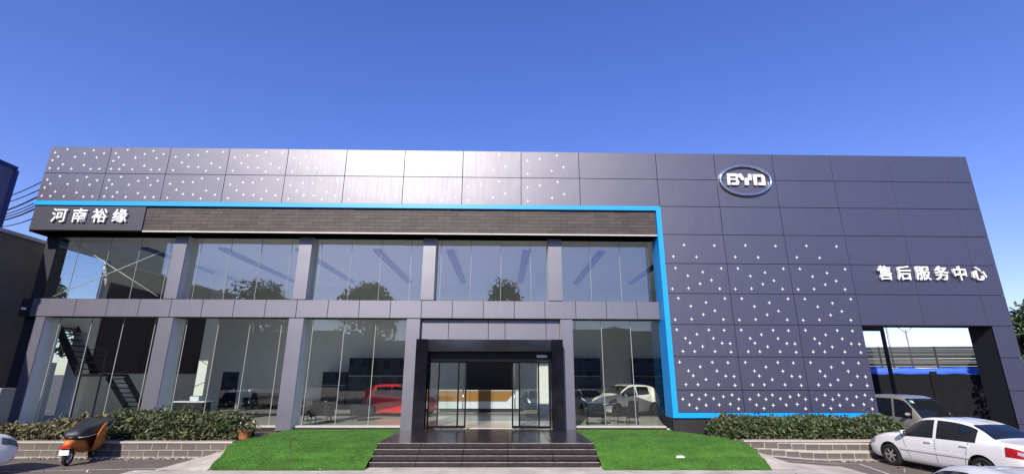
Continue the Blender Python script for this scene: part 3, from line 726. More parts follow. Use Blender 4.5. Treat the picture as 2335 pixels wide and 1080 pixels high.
def car(name, label, cat, st, paint, loc, yaw, axles, r=.30, track=.74, windows=(), wind=None, rear=None, group=None, mirror=None, handles=(), mould=None, head=None, tail=None, fin=None, seams=(), crown=.035, alloy='alloy', headm='lamp_clear', plate=None):
    T = thing(name, label, cat, loc, R(yaw), group); sh = Shell(st, crown)
    ob = sh.body().build('body', [paint, 'wheel_well'], T, smooth=True)
    cut = MB()
    for ax in axles:
        for sd_ in (1, -1): cut.lathe([(.001, sd_*.48), (r*1.17, sd_*.48), (r*1.17, sd_*1.2), (.001, sd_*1.2)], 32, 'y', (ax, 0, r+.015), 1)
    co = cut.build('cutter', [paint, 'wheel_well'])
    bm = bmesh.new(); bm.from_mesh(co.data); bmesh.ops.remove_doubles(bm, verts=bm.verts, dist=.002); bmesh.ops.recalc_face_normals(bm, faces=bm.faces)
    for f in bm.faces: f.material_index = 1
    bm.to_mesh(co.data); bm.free()
    md = ob.modifiers.new('arch', 'BOOLEAN'); md.operation = 'DIFFERENCE'; md.object = co; md.solver = 'EXACT'
    if hasattr(md, 'use_self'): md.use_self = True
    bpy.context.view_layer.update(); par = ob.parent; ob.parent = None; bpy.context.view_layer.update()
    me = bpy.data.meshes.new_from_object(ob.evaluated_get(bpy.context.evaluated_depsgraph_get())); ob.modifiers.clear(); ob.data = me; ob.parent = par
    bpy.data.objects.remove(co)
    me.shade_smooth()
    if hasattr(me, 'set_sharp_from_angle'): me.set_sharp_from_angle(angle=R(38))
    for ax in axles:
        for sd_ in (1, -1): wheel(T, ax, sd_*track, r, r, .19, alloy=alloy)
    for (a, b, v0, v1, sk) in windows:
        for sd_ in (1, -1): sh.patch(a, b, v0, v1, sd_, .005, 14, 6, sk).build('side_window', 'car_glass', T, smooth=True)
    if wind: sh.patch(wind[0], wind[1], wind[2], 7, 1, .005, 10, 8, both=True).build('windscreen', 'car_glass', T, smooth=True)
    if rear: sh.patch(rear[0], rear[1], rear[2], 7, 1, .005, 10, 8, both=True).build('rear_window', 'car_glass', T, smooth=True)
    for x in handles:
        for sd_ in (1, -1):
            p = sh.pt(x, 3.72, sd_); MB().obox(p + Vector((0, sd_*.018, 0)), (1, 0, 0), (0, 0, 1), .17, .035, .035).build('door_handle', paint, T)
    if mould:
        for sd_ in (1, -1): sh.patch(mould[0], mould[1], 2.72, 2.92, sd_, .018, 14, 2).build('side_moulding', paint, T)
    for (x, sk) in seams:
        for sd_ in (1, -1): sh.patch(x-.006, x+.006, 2.05, 4.0, sd_, .002, 1, 8, sk).build('door_gap', 'plastic_black', T)
    if mirror:
        for sd_ in (1, -1):
            mb = MB(); x, v = mirror; p = sh.pt(x, v, sd_) + Vector((0, sd_*.10, .05))
            mb.lathe([(.001, -.09), (.05, -.08), (.075, -.03), (.08, .03), (.06, .075), (.001, .085)], 10, 'y')
            o = mb.build('mirror', paint, T, smooth=True); o.location = p; o.scale = (.75, 1.15, .85)
            MB().obox(p - Vector((.052, 0, 0)), (0, 1, 0), (0, 0, 1), .15, .012, .10).build('mirror_glass', 'plastic_black', T)
    if head:
        for sd_ in (1, -1): sh.patch(head[0], head[1], head[2], head[3], sd_, .007, 8, 4).build('headlight', headm, T, smooth=True)
    if tail:
        for sd_ in (1, -1):
            tl = sh.patch(tail[0], tail[1], tail[2], tail[3], sd_, .008, 8, 4).build('taillight', 'tail_red', T, smooth=True)
            a, b = tail[0]+.02, tail[0]+(tail[1]-tail[0])*.45; m_ = (tail[2]+tail[3])/2
            sh.patch(a, b, m_-.12, m_+.12, sd_, .012, 5, 2).build('lens', 'lamp_clear', tl)
    if fin:
        p = sh.pt(fin, 6.999, 1); MB().prism([(-.11, -.01), (.11, -.01), (.02, .03), (-.07, .075), (-.10, .075)], -.018, .018).build('antenna_fin', paint, T).location = p
    if plate:
        MB().box(plate[0]-.008, plate[0]+.008, -.22, .22, plate[1]-.07, plate[1]+.07).build('number_plate', plate[2], T)
    return T, sh
SEDAN = [(-2.26, 0.42, 0.79, 0.88, 0.62, 0.58, 0.5), (-2.2, 0.33, 0.85, 0.96, 0.74, 0.69, 0.6), (-2.02, 0.25, 0.91, 1.01, 0.81, 0.76, 0.64), (-1.72, 0.2, 0.94, 1.04, 0.84, 0.79, 0.66), (-1.52, 0.19, 0.92, 1.075, 0.845, 0.795, 0.65), (-1.2, 0.18, 0.92, 1.25, 0.85, 0.8, 0.59), (-0.9, 0.18, 0.915, 1.375, 0.85, 0.8, 0.555), (-0.5, 0.18, 0.91, 1.44, 0.85, 0.8, 0.56), (0, 0.18, 0.9, 1.46, 0.85, 0.8, 0.57), (0.35, 0.18, 0.89, 1.425, 0.85, 0.8, 0.575), (0.7, 0.18, 0.88, 1.27, 0.85, 0.8, 0.6), (1.05, 0.18, 0.87, 1.065, 0.85, 0.795, 0.655), (1.2, 0.18, 0.86, 0.985, 0.85, 0.79, 0.68), (1.5, 0.18, 0.84, 0.945, 0.845, 0.78, 0.66), (1.85, 0.19, 0.765, 0.875, 0.83, 0.755, 0.61), (2.08, 0.22, 0.69, 0.79, 0.79, 0.71, 0.55), (2.2, 0.27, 0.62, 0.71, 0.72, 0.64, 0.47), (2.265, 0.34, 0.56, 0.62, 0.6, 0.52, 0.38)]
sedan_w = [(1.0, .0, 4.07, 4.89, 0.0), (-.09, -1.12, 4.07, 4.89, 0.0)]
car('sedan', 'white four door sedan parked nose to the brick planter', 'car', SEDAN, 'paint_white', (12.75, -4.05, -.15), 97.0, (1.40, -1.20), .305, .755, sedan_w, (.40, 1.17, 5.10), (-1.50, -.96, 5.10),
    mirror=(.80, 4.25), handles=(.12, -.85), mould=(1.0, -.95), head=(1.90, 2.17, 3.35, 3.95), tail=(-2.235, -1.80, 3.25, 3.95), seams=((.98, .10), (-.05, 0.0), (-.98, -.08)), plate=(-2.25, .68, 'plate_blue'))
NEARCAR = [(x, a, b, c, d, e, f) for (x, a, b, c, d, e, f) in SEDAN]
car('parked_car', 'white car with a roof fin parked behind the white sedan', 'car', NEARCAR, 'paint_white', (5.45, -13.0, .05), 80, (1.40, -1.20), .305, .755, sedan_w, (.40, 1.17, 5.10), (-1.50, -.96, 5.10), mirror=(.80, 4.25), head=(1.90, 2.17, 3.35, 3.95), tail=(-2.235, -1.80, 3.25, 3.95), fin=-.55)
car('parked_car', 'silver car with a roof fin parked opposite the turf slope', 'car', NEARCAR, 'paint_silver', (2.22, -13.35, .035), 86, (1.40, -1.20), .305, .755, sedan_w, (.40, 1.17, 5.10), (-1.50, -.96, 5.10), mirror=(.80, 4.25), head=(1.90, 2.17, 3.35, 3.95), tail=(-2.235, -1.80, 3.25, 3.95), fin=-.45)
SUV = [(-2.2,.45,.95,1.1,.66,.62,.52), (-2.1,.32,1.02,1.4,.78,.74,.58), (-1.8,.25,1.03,1.58,.85,.80,.62), (-1.0,.22,1.02,1.66,.87,.82,.62), (0,.22,1.0,1.67,.87,.82,.62), (.35,.22,.99,1.60,.87,.82,.63), (.8,.22,.985,1.32,.87,.82,.68), (1.1,.22,.98,1.10,.87,.82,.74), (1.4,.22,.95,1.05,.865,.81,.73), (1.85,.24,.86,.97,.85,.78,.68), (2.08,.28,.76,.86,.79,.72,.6), (2.18,.34,.66,.74,.70,.62,.5), (2.22,.42,.58,.64,.58,.5,.38)]
car('parked_car', 'white car nosing in behind the parked scooter', 'car', SUV, 'paint_white', (-13.72, -6.55, 0), 72, (1.35, -1.25), .33, .77, [(.85, .05, 4.1, 4.85, 0), (-.05, -1.0, 4.1, 4.85, 0), (-1.08, -1.75, 4.12, 4.82, 0)], (.42, 1.07, 5.1), (-2.12, -1.84, 5.1), mirror=(.72, 4.3), head=(1.72, 2.15, 3.4, 4.0), tail=(-2.16, -1.9, 3.3, 4.0), headm='lamp_smoke')
HATCH = [(-1.72,.38,.88,1.0,.60,.56,.46), (-1.66,.30,.95,1.14,.72,.68,.54), (-1.45,.22,.97,1.33,.79,.74,.56), (-1.1,.18,.955,1.42,.80,.76,.56), (-.6,.17,.925,1.46,.805,.765,.56), (-.1,.17,.90,1.465,.805,.765,.565), (.2,.17,.885,1.42,.805,.765,.57), (.55,.17,.87,1.25,.805,.765,.59), (.92,.17,.855,1.03,.80,.76,.65), (1.05,.17,.85,.96,.80,.755,.66), (1.3,.18,.81,.90,.795,.74,.62), (1.52,.21,.73,.82,.77,.69,.54), (1.64,.26,.63,.71,.71,.62,.45), (1.72,.34,.54,.59,.58,.50,.36)]
hatch_w = [(.80, -.12, 4.10, 4.82, 0.0), (-.20, -.98, 4.14, 4.80, -.05)]
kw = dict(axles=(1.16, -1.18), r=.285, track=.72, windows=hatch_w, wind=(.27, .90, 5.12), rear=(-1.60, -1.36, 5.15), mirror=(.66, 4.25), handles=(-.02, -.82), head=(1.18, 1.60, 3.35, 4.0), tail=(-1.70, -1.52, 3.4, 4.6), seams=((.82, .08), (-.16, 0.0), (-1.02, -.05)), headm='lamp_smoke')
car('hatchback', 'small white hatchback displayed behind the showroom glass', 'car', HATCH, 'paint_white', (6.25, 7.35, .525), 207, **kw)
car('hatchback', 'small red hatchback displayed behind the showroom glass', 'car', HATCH, 'paint_red', (-4.95, 6.60, .525), -16, **kw)
VAN = [(-1.9,.4,1.0,1.5,.66,.62,.55), (-1.85,.28,1.05,1.72,.74,.71,.62), (-1.5,.24,1.06,1.82,.77,.75,.64), (-.5,.24,1.05,1.85,.775,.755,.64), (.5,.24,1.04,1.84,.775,.755,.64), (.95,.24,1.03,1.77,.775,.75,.63), (1.3,.24,1.02,1.45,.775,.745,.65), (1.62,.24,1.0,1.10,.77,.735,.66), (1.75,.25,.93,1.02,.76,.71,.62), (1.88,.28,.82,.90,.73,.67,.56), (1.95,.36,.7,.76,.66,.6,.5)]
vt, vsh = car('minivan', 'dusty grey minivan standing in the drive through gate', 'van', VAN, 'paint_grey', (15.85, 1.75, -.15), -85, (1.2, -1.2), .29, .69, [(1.28, .55, 4.1, 4.86, 0), (.45, -.5, 4.1, 4.86, 0), (-.58, -1.5, 4.1, 4.86, 0)], (.98, 1.60, 5.10), (-1.86, -1.6, 5.2), mirror=(1.2, 4.3), handles=(.4,), head=(1.70, 1.90, 3.3, 3.95), tail=(-1.88, -1.75, 3.0, 4.0), seams=((.5, 0), (-.54, 0)))
for dx, m_ in ((0, 'sticker_green'), (.05, 'plate_white')):
    a = vsh.patch(1.08, 1.16, 5.32+dx*5, 5.36+dx*5+.16, -1, .012, 2, 2).build('sticker', m_, vt)

# ------------------------------------------------------------------ electric scooter with wind quilt
SC = thing('scooter', 'electric scooter with orange and black quilted wind apron beside the planter', 'scooter', (-12.07, -3.06, 0), R(104.5))
def swheel(x, r):
    W = bpy.data.objects.new('wheel', None); COL.objects.link(W); W.parent = SC; W.location = (x, 0, r)
    MB().lathe([(r*.68,-.045),(r*.92,-.045),(r,-.015),(r,.015),(r*.92,.045),(r*.68,.045),(r*.66,0),(r*.68,-.045)], 24, 'y').build('tyre', 'tyre', W, smooth=True)
    rm = MB().lathe([(.001,.03),(r*.3,.035),(r*.3,-.035),(.001,-.03)], 12, 'y').lathe([(r*.70,.03),(r*.62,.0),(r*.70,-.03)], 20, 'y')
    for k in range(5):
        a = 2*math.pi*k/5; d = Vector((math.cos(a), 0, math.sin(a))); rm.obox(d*r*.45, d, (0,1,0), r*.45, .03, .03)
    rm.build('rim', 'alloy', W)
swheel(-.64, .225); swheel(.66, .225)
def loft(secs, n=16, exp=2.6):
    vs = []; fs = []
    for (x, zc, hy, hz) in secs:
        for k in range(n):
            a = 2*math.pi*k/n; c, s = math.cos(a), math.sin(a)
            vs.append((x, hy*abs(c)**(2/exp)*(1 if c >= 0 else -1), zc + hz*abs(s)**(2/exp)*(1 if s >= 0 else -1)))
    for i in range(len(secs)-1):
        for k in range(n): fs.append((i*n+k, i*n+(k+1) % n, (i+1)*n+(k+1) % n, (i+1)*n+k))
    fs.append(tuple(range(n))); fs.append(tuple((len(secs)-1)*n+k for k in range(n-1, -1, -1)))
    return MB().add(vs, fs)
loft([(-.86,.58,.06,.05),(-.78,.58,.12,.10),(-.5,.55,.18,.15),(-.2,.48,.18,.17),(.0,.36,.16,.11),(.3,.30,.14,.05),(.42,.32,.14,.06)]).build('body', 'quilt_orange', SC, smooth=True)
loft([(-.78,.72,.09,.03),(-.7,.73,.14,.05),(-.3,.72,.15,.06),(.0,.71,.12,.05),(.06,.70,.08,.03)]).build('seat', 'black_leather', SC, smooth=True)
loft([(-.86,.50,.10,.02),(-.80,.44,.10,.05),(-.72,.46,.09,.04)]).build('rear_mudguard', 'plastic_black', SC, smooth=True)
MB().box(-.905,-.885,-.11,.11,.30,.43).build('number_plate', 'plate_white', SC)
MB().box(-.93,-.84,-.13,.13,.47,.52).build('tail_lamp', 'tail_red', SC)
MB().tube([(.70,.0,.30),(.58,0,.62),(.47,0,.98)], .035, 8).build('steering_column', 'black_metal', SC, smooth=True)
MB().tube([(.40,-.34,1.02),(.47,-.15,1.03),(.47,.15,1.03),(.40,.34,1.02)], .016, 8).build('handlebar', 'black_metal', SC, smooth=True)
loft([(.52,.40,.07,.05),(.66,.47,.07,.03),(.86,.40,.06,.04)]).build('front_mudguard', 'plastic_black', SC, smooth=True)
for s_ in (-1, 1):
    m_ = MB().tube([(.42, s_*.24, 1.03), (.40, s_*.30, 1.18)], .007, 5); m_.lathe([(.001,-.012),(.05,-.01),(.05,.01),(.001,.012)], 12, 'y', (.40, s_*.33, 1.22)); m_.build('mirror', 'plastic_black', SC)
def apron(zs, wid, frontx, backx, m, name, wob, seed):
    vs = []; fs = []; NA = 26; out = []
    for side_ in (0, 1):
        for j, (z, w, fx, bx_) in enumerate(zip(zs, wid, frontx, backx)):
            for i in range(NA+1):
                t = -1 + 2*i/NA; a = t*math.pi*.5
                k = .018*side_; x = bx_ + (fx-bx_-k)*math.cos(a)**.7 if abs(t) < .999 else bx_
                y = (w-k)*math.sin(a)*(1 if abs(t) > .3 else 1)
                wv = wob*noise.noise(Vector((t*3, z*5, seed)))
                vs.append((x+wv*.6, y+wv*(1 if y > 0 else -1), z+wob*.5*noise.noise(Vector((t*4, seed, 0)))))
    nr = len(zs)
    for sd_ in (0, 1):
        b = sd_*nr*(NA+1)
        for j in range(nr-1):
            for i in range(NA): fs.append((b+j*(NA+1)+i, b+j*(NA+1)+i+1, b+(j+1)*(NA+1)+i+1, b+(j+1)*(NA+1)+i))
    h_ = nr*(NA+1)
    for i in range(NA):
        for j in (0, nr-1): a = j*(NA+1)+i; fs.append((a, a+1, h_+a+1, h_+a))
    for j in range(nr-1):
        for i in (0, NA): a = j*(NA+1)+i; fs.append((a, a+NA+1, h_+a+NA+1, h_+a))
    return MB().add(vs, fs).build(name, m, SC, smooth=True)
apron([.30,.42,.55,.68,.80,.92,1.04], [.27,.33,.37,.39,.40,.40,.38], [.72,.78,.80,.79,.76,.70,.62], [-.05,-.16,-.22,-.22,-.16,-.02,.14], 'quilt_orange', 'wind_apron', .03, 2.0)
qs = [(-.72,.76,.17,.07),(-.64,.78,.22,.13),(-.40,.81,.27,.19),(-.1,.84,.31,.20),(.15,.90,.36,.19),(.35,.98,.42,.15),(.52,1.06,.42,.08),(.60,1.09,.34,.03)]
qc = loft(qs, 22, 3.0); qc.v = [(x, y+.025*noise.noise(Vector((x*7,y*7,z*7))), z+.035*noise.noise(Vector((x*6,y*6,1)))) for x, y, z in qc.v]
qc.build('seat_quilt', 'quilt_black', SC, smooth=True)
for s_ in (-1, 1): MB().tube([(x, s_*(hy+.008), z-hz*.45) for x, z, hy, hz in qs], .012, 6).build('piping', 'silver_piping', SC, smooth=True)
MB().tube([(.0,.12,.30),(-.05,.22,.02)], .012, 6).build('kickstand', 'black_metal', SC)

# ------------------------------------------------------------------ showroom contents
for i, x in enumerate((-15.8, -12.42, -9.05, -5.63, -2.37, 1.04, 4.40, 7.70)):
    T = thing('ceiling_light', 'long unlit ceiling light ' + ['nearest the staircase', 'next in from the staircase', 'over the dark sofa', 'over the tall cabinet by the red hatchback', 'over the red hatchback', 'over the reception desk', 'over the tables near the white hatchback', 'over the rear of the white hatchback'][i], 'ceiling light', (x, 6.45, 7.70), 0, 'linear lights in rows on the showroom ceiling')
    MB().box(-.16, .16, -3.9, 3.9, .0, .098).build('housing', 'slot_grey', T)
    for k in range(6): MB().box(-.13, .13, -3.85+k*1.285, -2.62+k*1.285, -.006, -.001).build('louvre', 'charcoal_wall', T)
RC = thing('reception_desk', 'reception desk with ochre front band and pale chamfered base', 'desk', (-1.2, 9.3, .525))
MB().prism([(-2.2,.55),(1.45,.55),(1.95,1.08),(-2.2,1.08)], -.32, .3).build('front_band', 'counter_orange', RC)
MB().prism([(-2.2,.18),(2.1,.18),(2.1,1.08),(1.96,1.08),(1.46,.545),(-2.2,.545)], -.30, .3).build('base_panel', 'counter_white', RC)
MB().box(-2.1,2.0,-.22,.3,0,.178).build('toe_kick', 'charcoal_wall', RC); MB().box(-2.25,2.12,-.34,.34,1.082,1.12).build('top', 'counter_white', RC)
def cabinet(name, label, x0, x1, y0, y1, z1, nd):
    T = thing(name, label, 'cabinet', ((x0+x1)/2, (y0+y1)/2, .525)); w, d = (x1-x0)/2, (y1-y0)/2; h = z1-.525
    MB().box(-w, w, -d+.03, d, 0, h).build('carcass', 'cabinet_dark', T)
    for k in range(nd):
        a = -w+2*w*k/nd; b = -w+2*w*(k+1)/nd
        MB().box(a+.01, b-.01, -d, -d+.028, .06, h*.62).build('cabinet_door', 'cabinet_dark', T); MB().box(a+.01, b-.01, -d, -d+.028, h*.65, h-.03).build('cabinet_door', 'black_paint', T)
    MB().box(-w, w, -d-.01, -d+.02, h*.625, h*.645).build('rail', 'steel_grey', T)
cabinet('wall_cabinet', 'tall dark cabinet on the back wall behind the red hatchback', -9.17, -5.86, 11.7, 12.39, 3.4, 4)
cabinet('wall_cabinet', 'lower dark cabinet on the back wall beside the lounge chairs', -10.6, -9.2, 11.5, 12.39, 2.58, 2)
cabinet('wall_cabinet', 'tall dark cabinet on the back wall next to the entrance column', 3.9, 5.94, 11.7, 12.39, 3.44, 2)
cabinet('wall_cabinet', 'tall dark shelving on the back wall behind the white hatchback', 7.94, 9.9, 11.7, 12.39, 3.45, 2)
def armchair(label, x, y, rz):
    T = thing('armchair', label, 'chair', (x, y, .525), R(rz), 'black armchairs by the showroom glass')
    bevel(MB().box(-.30,.30,-.28,.28,.30,.45).build('seat', 'black_leather', T), .04)
    bevel(MB().obox((-.0,.30,.62),(1,0,0),(0,.15,1),.62,.12,.55).build('backrest', 'black_leather', T), .04)
    for s_ in (-1,1):
        bevel(MB().box(s_*.36-.05,s_*.36+.05,-.28,.30,.25,.66).build('armrest', 'black_leather', T), .03)
        for q in (-.24,.26): MB().tube([(s_*.30,q,.27),(s_*.33,q*1.15,0)], .018, 6).build('leg', 'black_metal', T)
armchair('black armchair with its back to the glass near the red hatchback', -7.35, 2.75, 180)
armchair('black armchair facing sideways by the table near the red hatchback', -8.35, 3.7, 80)
armchair('black armchair turned to the red hatchback', -6.2, 3.9, -65)
armchair('black armchair with its back to the glass near the white hatchback', 3.75, 2.25, 175)
armchair('black armchair turned sideways near the white hatchback', 5.15, 2.6, -70)
def table(label, x, y, top='black_paint'):
    T = thing('round_table', label, 'table', (x, y, .525)); MB().lathe([(.001,.70),(.42,.70),(.43,.715),(.42,.73),(.001,.73)], 28).build('table_top', top, T)
    MB().lathe([(.03,.0),(.03,.70)], 10).build('stem', 'black_metal', T); MB().lathe([(.001,.02),(.25,.015),(.26,0)], 20).build('foot', 'black_metal', T)
table('round black table among the armchairs near the red hatchback', -7.3, 3.75); table('round black table among the armchairs near the white hatchback', 4.35, 3.1)
for x, y, l_ in ((-7.45, 3.6, 'white brochure lying on the table near the red hatchback'), (4.3, 3.0, 'white brochure lying on the table near the white hatchback')):
    b_ = MB().box(-.14,.14,-.1,.1,0,.012).build('brochure', 'plate_white'); b_.location = (x, y, 1.258); b_.rotation_euler = (0,0,.5); tag(b_, l_, 'brochure')
D = thing('work_desk', 'white topped desk inside the left showroom bay', 'desk', (-14.1, 5.2, .525))
MB().box(-.7,.7,-.35,.35,.68,.73).build('desk_top', 'counter_white', D); MB().box(-.62,-.57,-.32,.32,0,.679).build('side_panel', 'cabinet_dark', D); MB().box(.57,.62,-.32,.32,0,.679).build('side_panel', 'cabinet_dark', D); MB().box(-.56,.56,-.30,-.27,.15,.65).build('front_panel', 'cabinet_dark', D)
mo = MB().box(-.2,.2,-.15,.15,0,.22).build('carton', 'counter_white'); mo.location = (-14.0, 5.2, 1.256); tag(mo, 'pale carton standing on the white topped desk', 'carton'); bevel(mo, .01)
SF = thing('bench_sofa', 'dark low sofa against the back wall by the black door', 'sofa', (-13.6, 11.6, .525))
bevel(MB().box(-1.2,1.2,-.4,.3,.15,.45).build('seat', 'black_leather', SF), .05); bevel(MB().box(-1.2,1.2,.3,.5,.15,.85).build('backrest', 'black_leather', SF), .05)
for s_ in (-1,1): bevel(MB().box(s_*1.28-.08,s_*1.28+.08,-.4,.5,.1,.62).build('armrest', 'black_leather', SF), .04)
for x in (-1.1,1.1):
    for y in (-.33,.4): MB().box(x-.03,x+.03,y-.03,y+.03,0,.15).build('leg', 'black_metal', SF)
STR = thing('staircase', 'black steel stair with a landing by the side window of the left bay', 'staircase', (-17.3, 2.6, .525))
for s_ in (-.42, .42):
    MB().obox((-.22, s_-.2, 2.82), (-1.0, 0, 1.45), (0, 1, 0), 2.3, .28, .05).build('stringer', 'black_metal', STR)
for k in range(8):
    t = (k+.5)/8; MB().box(.42-1.3*t-.13, .42-1.3*t+.13, -.6, .2, 1.95+1.85*t, 1.99+1.85*t).build('tread', 'black_metal', STR)
MB().box(.42, 1.35, -.62, .75, 1.80, 1.90).build('landing', 'black_metal', STR)
for s_ in (.47, 1.29): MB().tube([(s_, -.57, 0), (s_, -.57, 2.85)], .03, 6).build('post', 'black_metal', STR)
for z_ in (2.35, 2.6, 2.85): MB().tube([(.47, -.57, z_), (1.29, -.57, z_)], .018, 6).build('rail', 'black_metal', STR)
for s_ in (.5, 1.25): MB().obox((s_, 1.75, .92), (0, 1.0, -.92), (1, 0, 0), 2.6, .24, .05).build('stringer', 'black_metal', STR)
for k in range(9):
    t = (k+.5)/9; MB().box(.52, 1.23, .8+1.9*t-.12, .8+1.9*t+.12, 1.78*(1-t), 1.78*(1-t)+.04).build('tread', 'black_metal', STR)

# ------------------------------------------------------------------ neighbours and side yard on the left
NB = thing('neighbour_building', 'dark brown rendered building along the left edge of the lot', 'building', (-23, -6, 0))
MB().box(-6, 3.45, -9, 8.3, 0, 7.72).build('wall', 'neighbour_wall', NB); MB().box(-6.1, 3.52, -9.1, 8.38, 7.725, 7.86).build('coping', 'neighbour_trim', NB)
for k in range(5): MB().box(3.452, 3.50, -8.4+k*3.4, -8.1+k*3.4, 0, 7.7).build('pilaster', 'neighbour_wall', NB)
BH = thing('blue_sheet_hoarding', 'blue sheet metal hoarding standing on the neighbouring roof', 'hoarding', (-19.72, -3.5, 7.86))
for k in range(5): MB().box(-.05, .0, -4.0+k*1.5+.03, -2.5+k*1.5-.03, .08, 2.45).build('sheet', 'blue_sheet', BH)
MB().box(-.09,.04,-4.05,3.58,2.452,2.6).build('top_rail', 'blue_frame', BH); MB().box(-.09,.04,3.50,3.66,0,2.45).build('end_post', 'blue_frame', BH); MB().box(-.08,.03,-4.05,3.49,0,.075).build('bottom_rail', 'blue_frame', BH)
cc = thing('security_camera', 'small pale security camera on the wall corner by the left glazing', 'camera', (-18.25, .72, 4.75))
MB().tube([(0,.08,.1),(0,-.1,.1)], .015, 6).build('bracket', 'steel_grey', cc); MB().lathe([(.001,-.30),(.045,-.30),(.05,-.1),(.04,.0),(.001,.0)], 12, 'y', (0,-.05,.05)).build('housing', 'plate_white', cc, smooth=True); MB().lathe([(.06,0),(.05,-.06),(.001,-.08)], 12, 'z', (-.1,-.1,-.05)).build('dome', 'black_paint', cc)
eb = thing('utility_cabinet', 'pale metal cabinet with a blue stripe against the neighbouring wall', 'cabinet', (-16.35, -1.6, .42))
bevel(MB().box(-.35,.35,-.25,.25,0,1.55).build('case', 'steel_grey', eb), .02); MB().box(-.36,.36,-.262,-.252,1.25,1.38).build('stripe', 'plate_blue', eb)  # white case coloured grey to stand in for the shadow on it
for k, (z, q) in enumerate(((10.1, 10.05), (9.75, 9.85), (9.45, 9.3), (9.2, 9.22), (9.05, 9.12), (8.9, 9.02), (8.45, 9.0))):
    a = Vector((-18.56, .3, z)); b = Vector((-26.4, 4.2, q+.3 + .1*k)); pts = []
    for i in range(13):
        t = i/12; v = a.lerp(b, t); v.z -= (.55+.05*k)*4*t*(1-t)*.7; pts.append(v)
    o = tubeobj('overhead_cable', pts, .022 if k not in (2, 5) else .035, 'cable', None, 5); tag(o, 'dark overhead cable strung from the fascia corner to a pole', 'cable', 'overhead cables at the fascia corner')
UP = thing('utility_pole', 'grey concrete utility pole carrying cables past the fascia corner', 'pole', (-26.5, 4.25, 0)); MB().tube([(0,0,0),(0,0,11.2)], [.17,.12], 12).build('shaft', 'concrete', UP, smooth=True); MB().box(-.8,.8,-.05,.05,9.7,9.82).build('crossarm', 'steel_grey', UP)
YW = MB().box(-32, -24, 8.5, 9.0, 0, 3.0).box(-27.2,-26.9,5.5,8.49,0,3.0).build('yard_wall', 'cream_wall'); tag(YW, 'cream rendered wall in the side yard beyond the staircase', 'wall')
BS = thing('blue_sign', 'blue vertical sign with white characters in the side yard', 'sign', (-22.6, 4.6, 0)); MB().tube([(-.5,.1,0),(-.5,.1,3.2)], .05, 8).build('post', 'steel_grey', BS); MB().box(-.55,.55,-.06,.06,2.6,5.6).build('board', 'blue_sign', BS)
for k, ch in enumerate('电瓶'): text_mesh('character', ch, .85, .01, 'letter_white', BS, (0, -.075, 4.6-k*1.0), (R(90),0,0), bold=.03)

# ------------------------------------------------------------------ yard behind the gate on the right
A_, B_ = Vector((13.9, 13.0, 0)), Vector((35.0, 8.0, 0)); dd = (B_-A_).normalized(); ang = math.atan2(dd.y, dd.x); LEN = (B_-A_).length
YR = thing('boundary_wall', 'dark rendered yard wall seen through the drive through gate', 'wall', tuple(A_), ang); MB().box(0, LEN, 0, .25, -.2, 2.72).build('wall', 'yard_wall', YR)
for k in range(6): MB().box(.5+k*3.6, .85+k*3.6, -.08, -.002, -.2, 2.70).build('pier', 'yard_wall', YR)
FN = thing('slat_fence', 'dark horizontal slat fence standing on the yard wall', 'fence', (A_.x, A_.y, 2.72), ang)
for k in range(14): MB().box(.1, LEN-.1, .10, .125, .20+k*.086, .278+k*.086).build('slat', 'fence_dark', FN).rotation_euler = (0, random.uniform(-.0012,.0012), 0)
for k in range(8): MB().box(.3+k*2.9, .38+k*2.9, .13, .19, .0, 1.42).build('post', 'steel_grey' if k % 3 == 1 else 'fence_dark', FN)
tv = []; tf = []; N = 120
for i in range(N+1):
    x = LEN*i/N
    for j, (yy, zz) in enumerate(((-.02,-.22),(-.05,.02),(.05,.14),(.28,.10))): tv.append((x, yy + .03*noise.noise(Vector((x*2,j,0))), zz + .07*noise.noise(Vector((x*1.3,j*.7,3)))))
for i in range(N):
    for j in range(3): tf.append((i*4+j, i*4+j+1, (i+1)*4+j+1, (i+1)*4+j))
tp = MB().add(tv, tf).build('tarpaulin', 'tarp_blue', None, smooth=True); tp.location = (A_.x, A_.y, 2.78); tp.rotation_euler = (0,0,ang); tag(tp, 'crumpled blue tarpaulin laid along the top of the yard wall', 'tarpaulin')
GP = thing('canopy_post', 'slim dark steel post standing inside the drive through gate', 'post', (17.75, 4.2, -.15)); MB().box(-.06,.06,-.06,.06,0,4.9).build('shaft', 'black_metal', GP); MB().box(-.16,.16,-.16,.16,0,.02).build('base_plate', 'black_metal', GP); MB().box(-3.2,-.07,-.06,.06,4.6,4.8).build('beam', 'black_metal', GP)

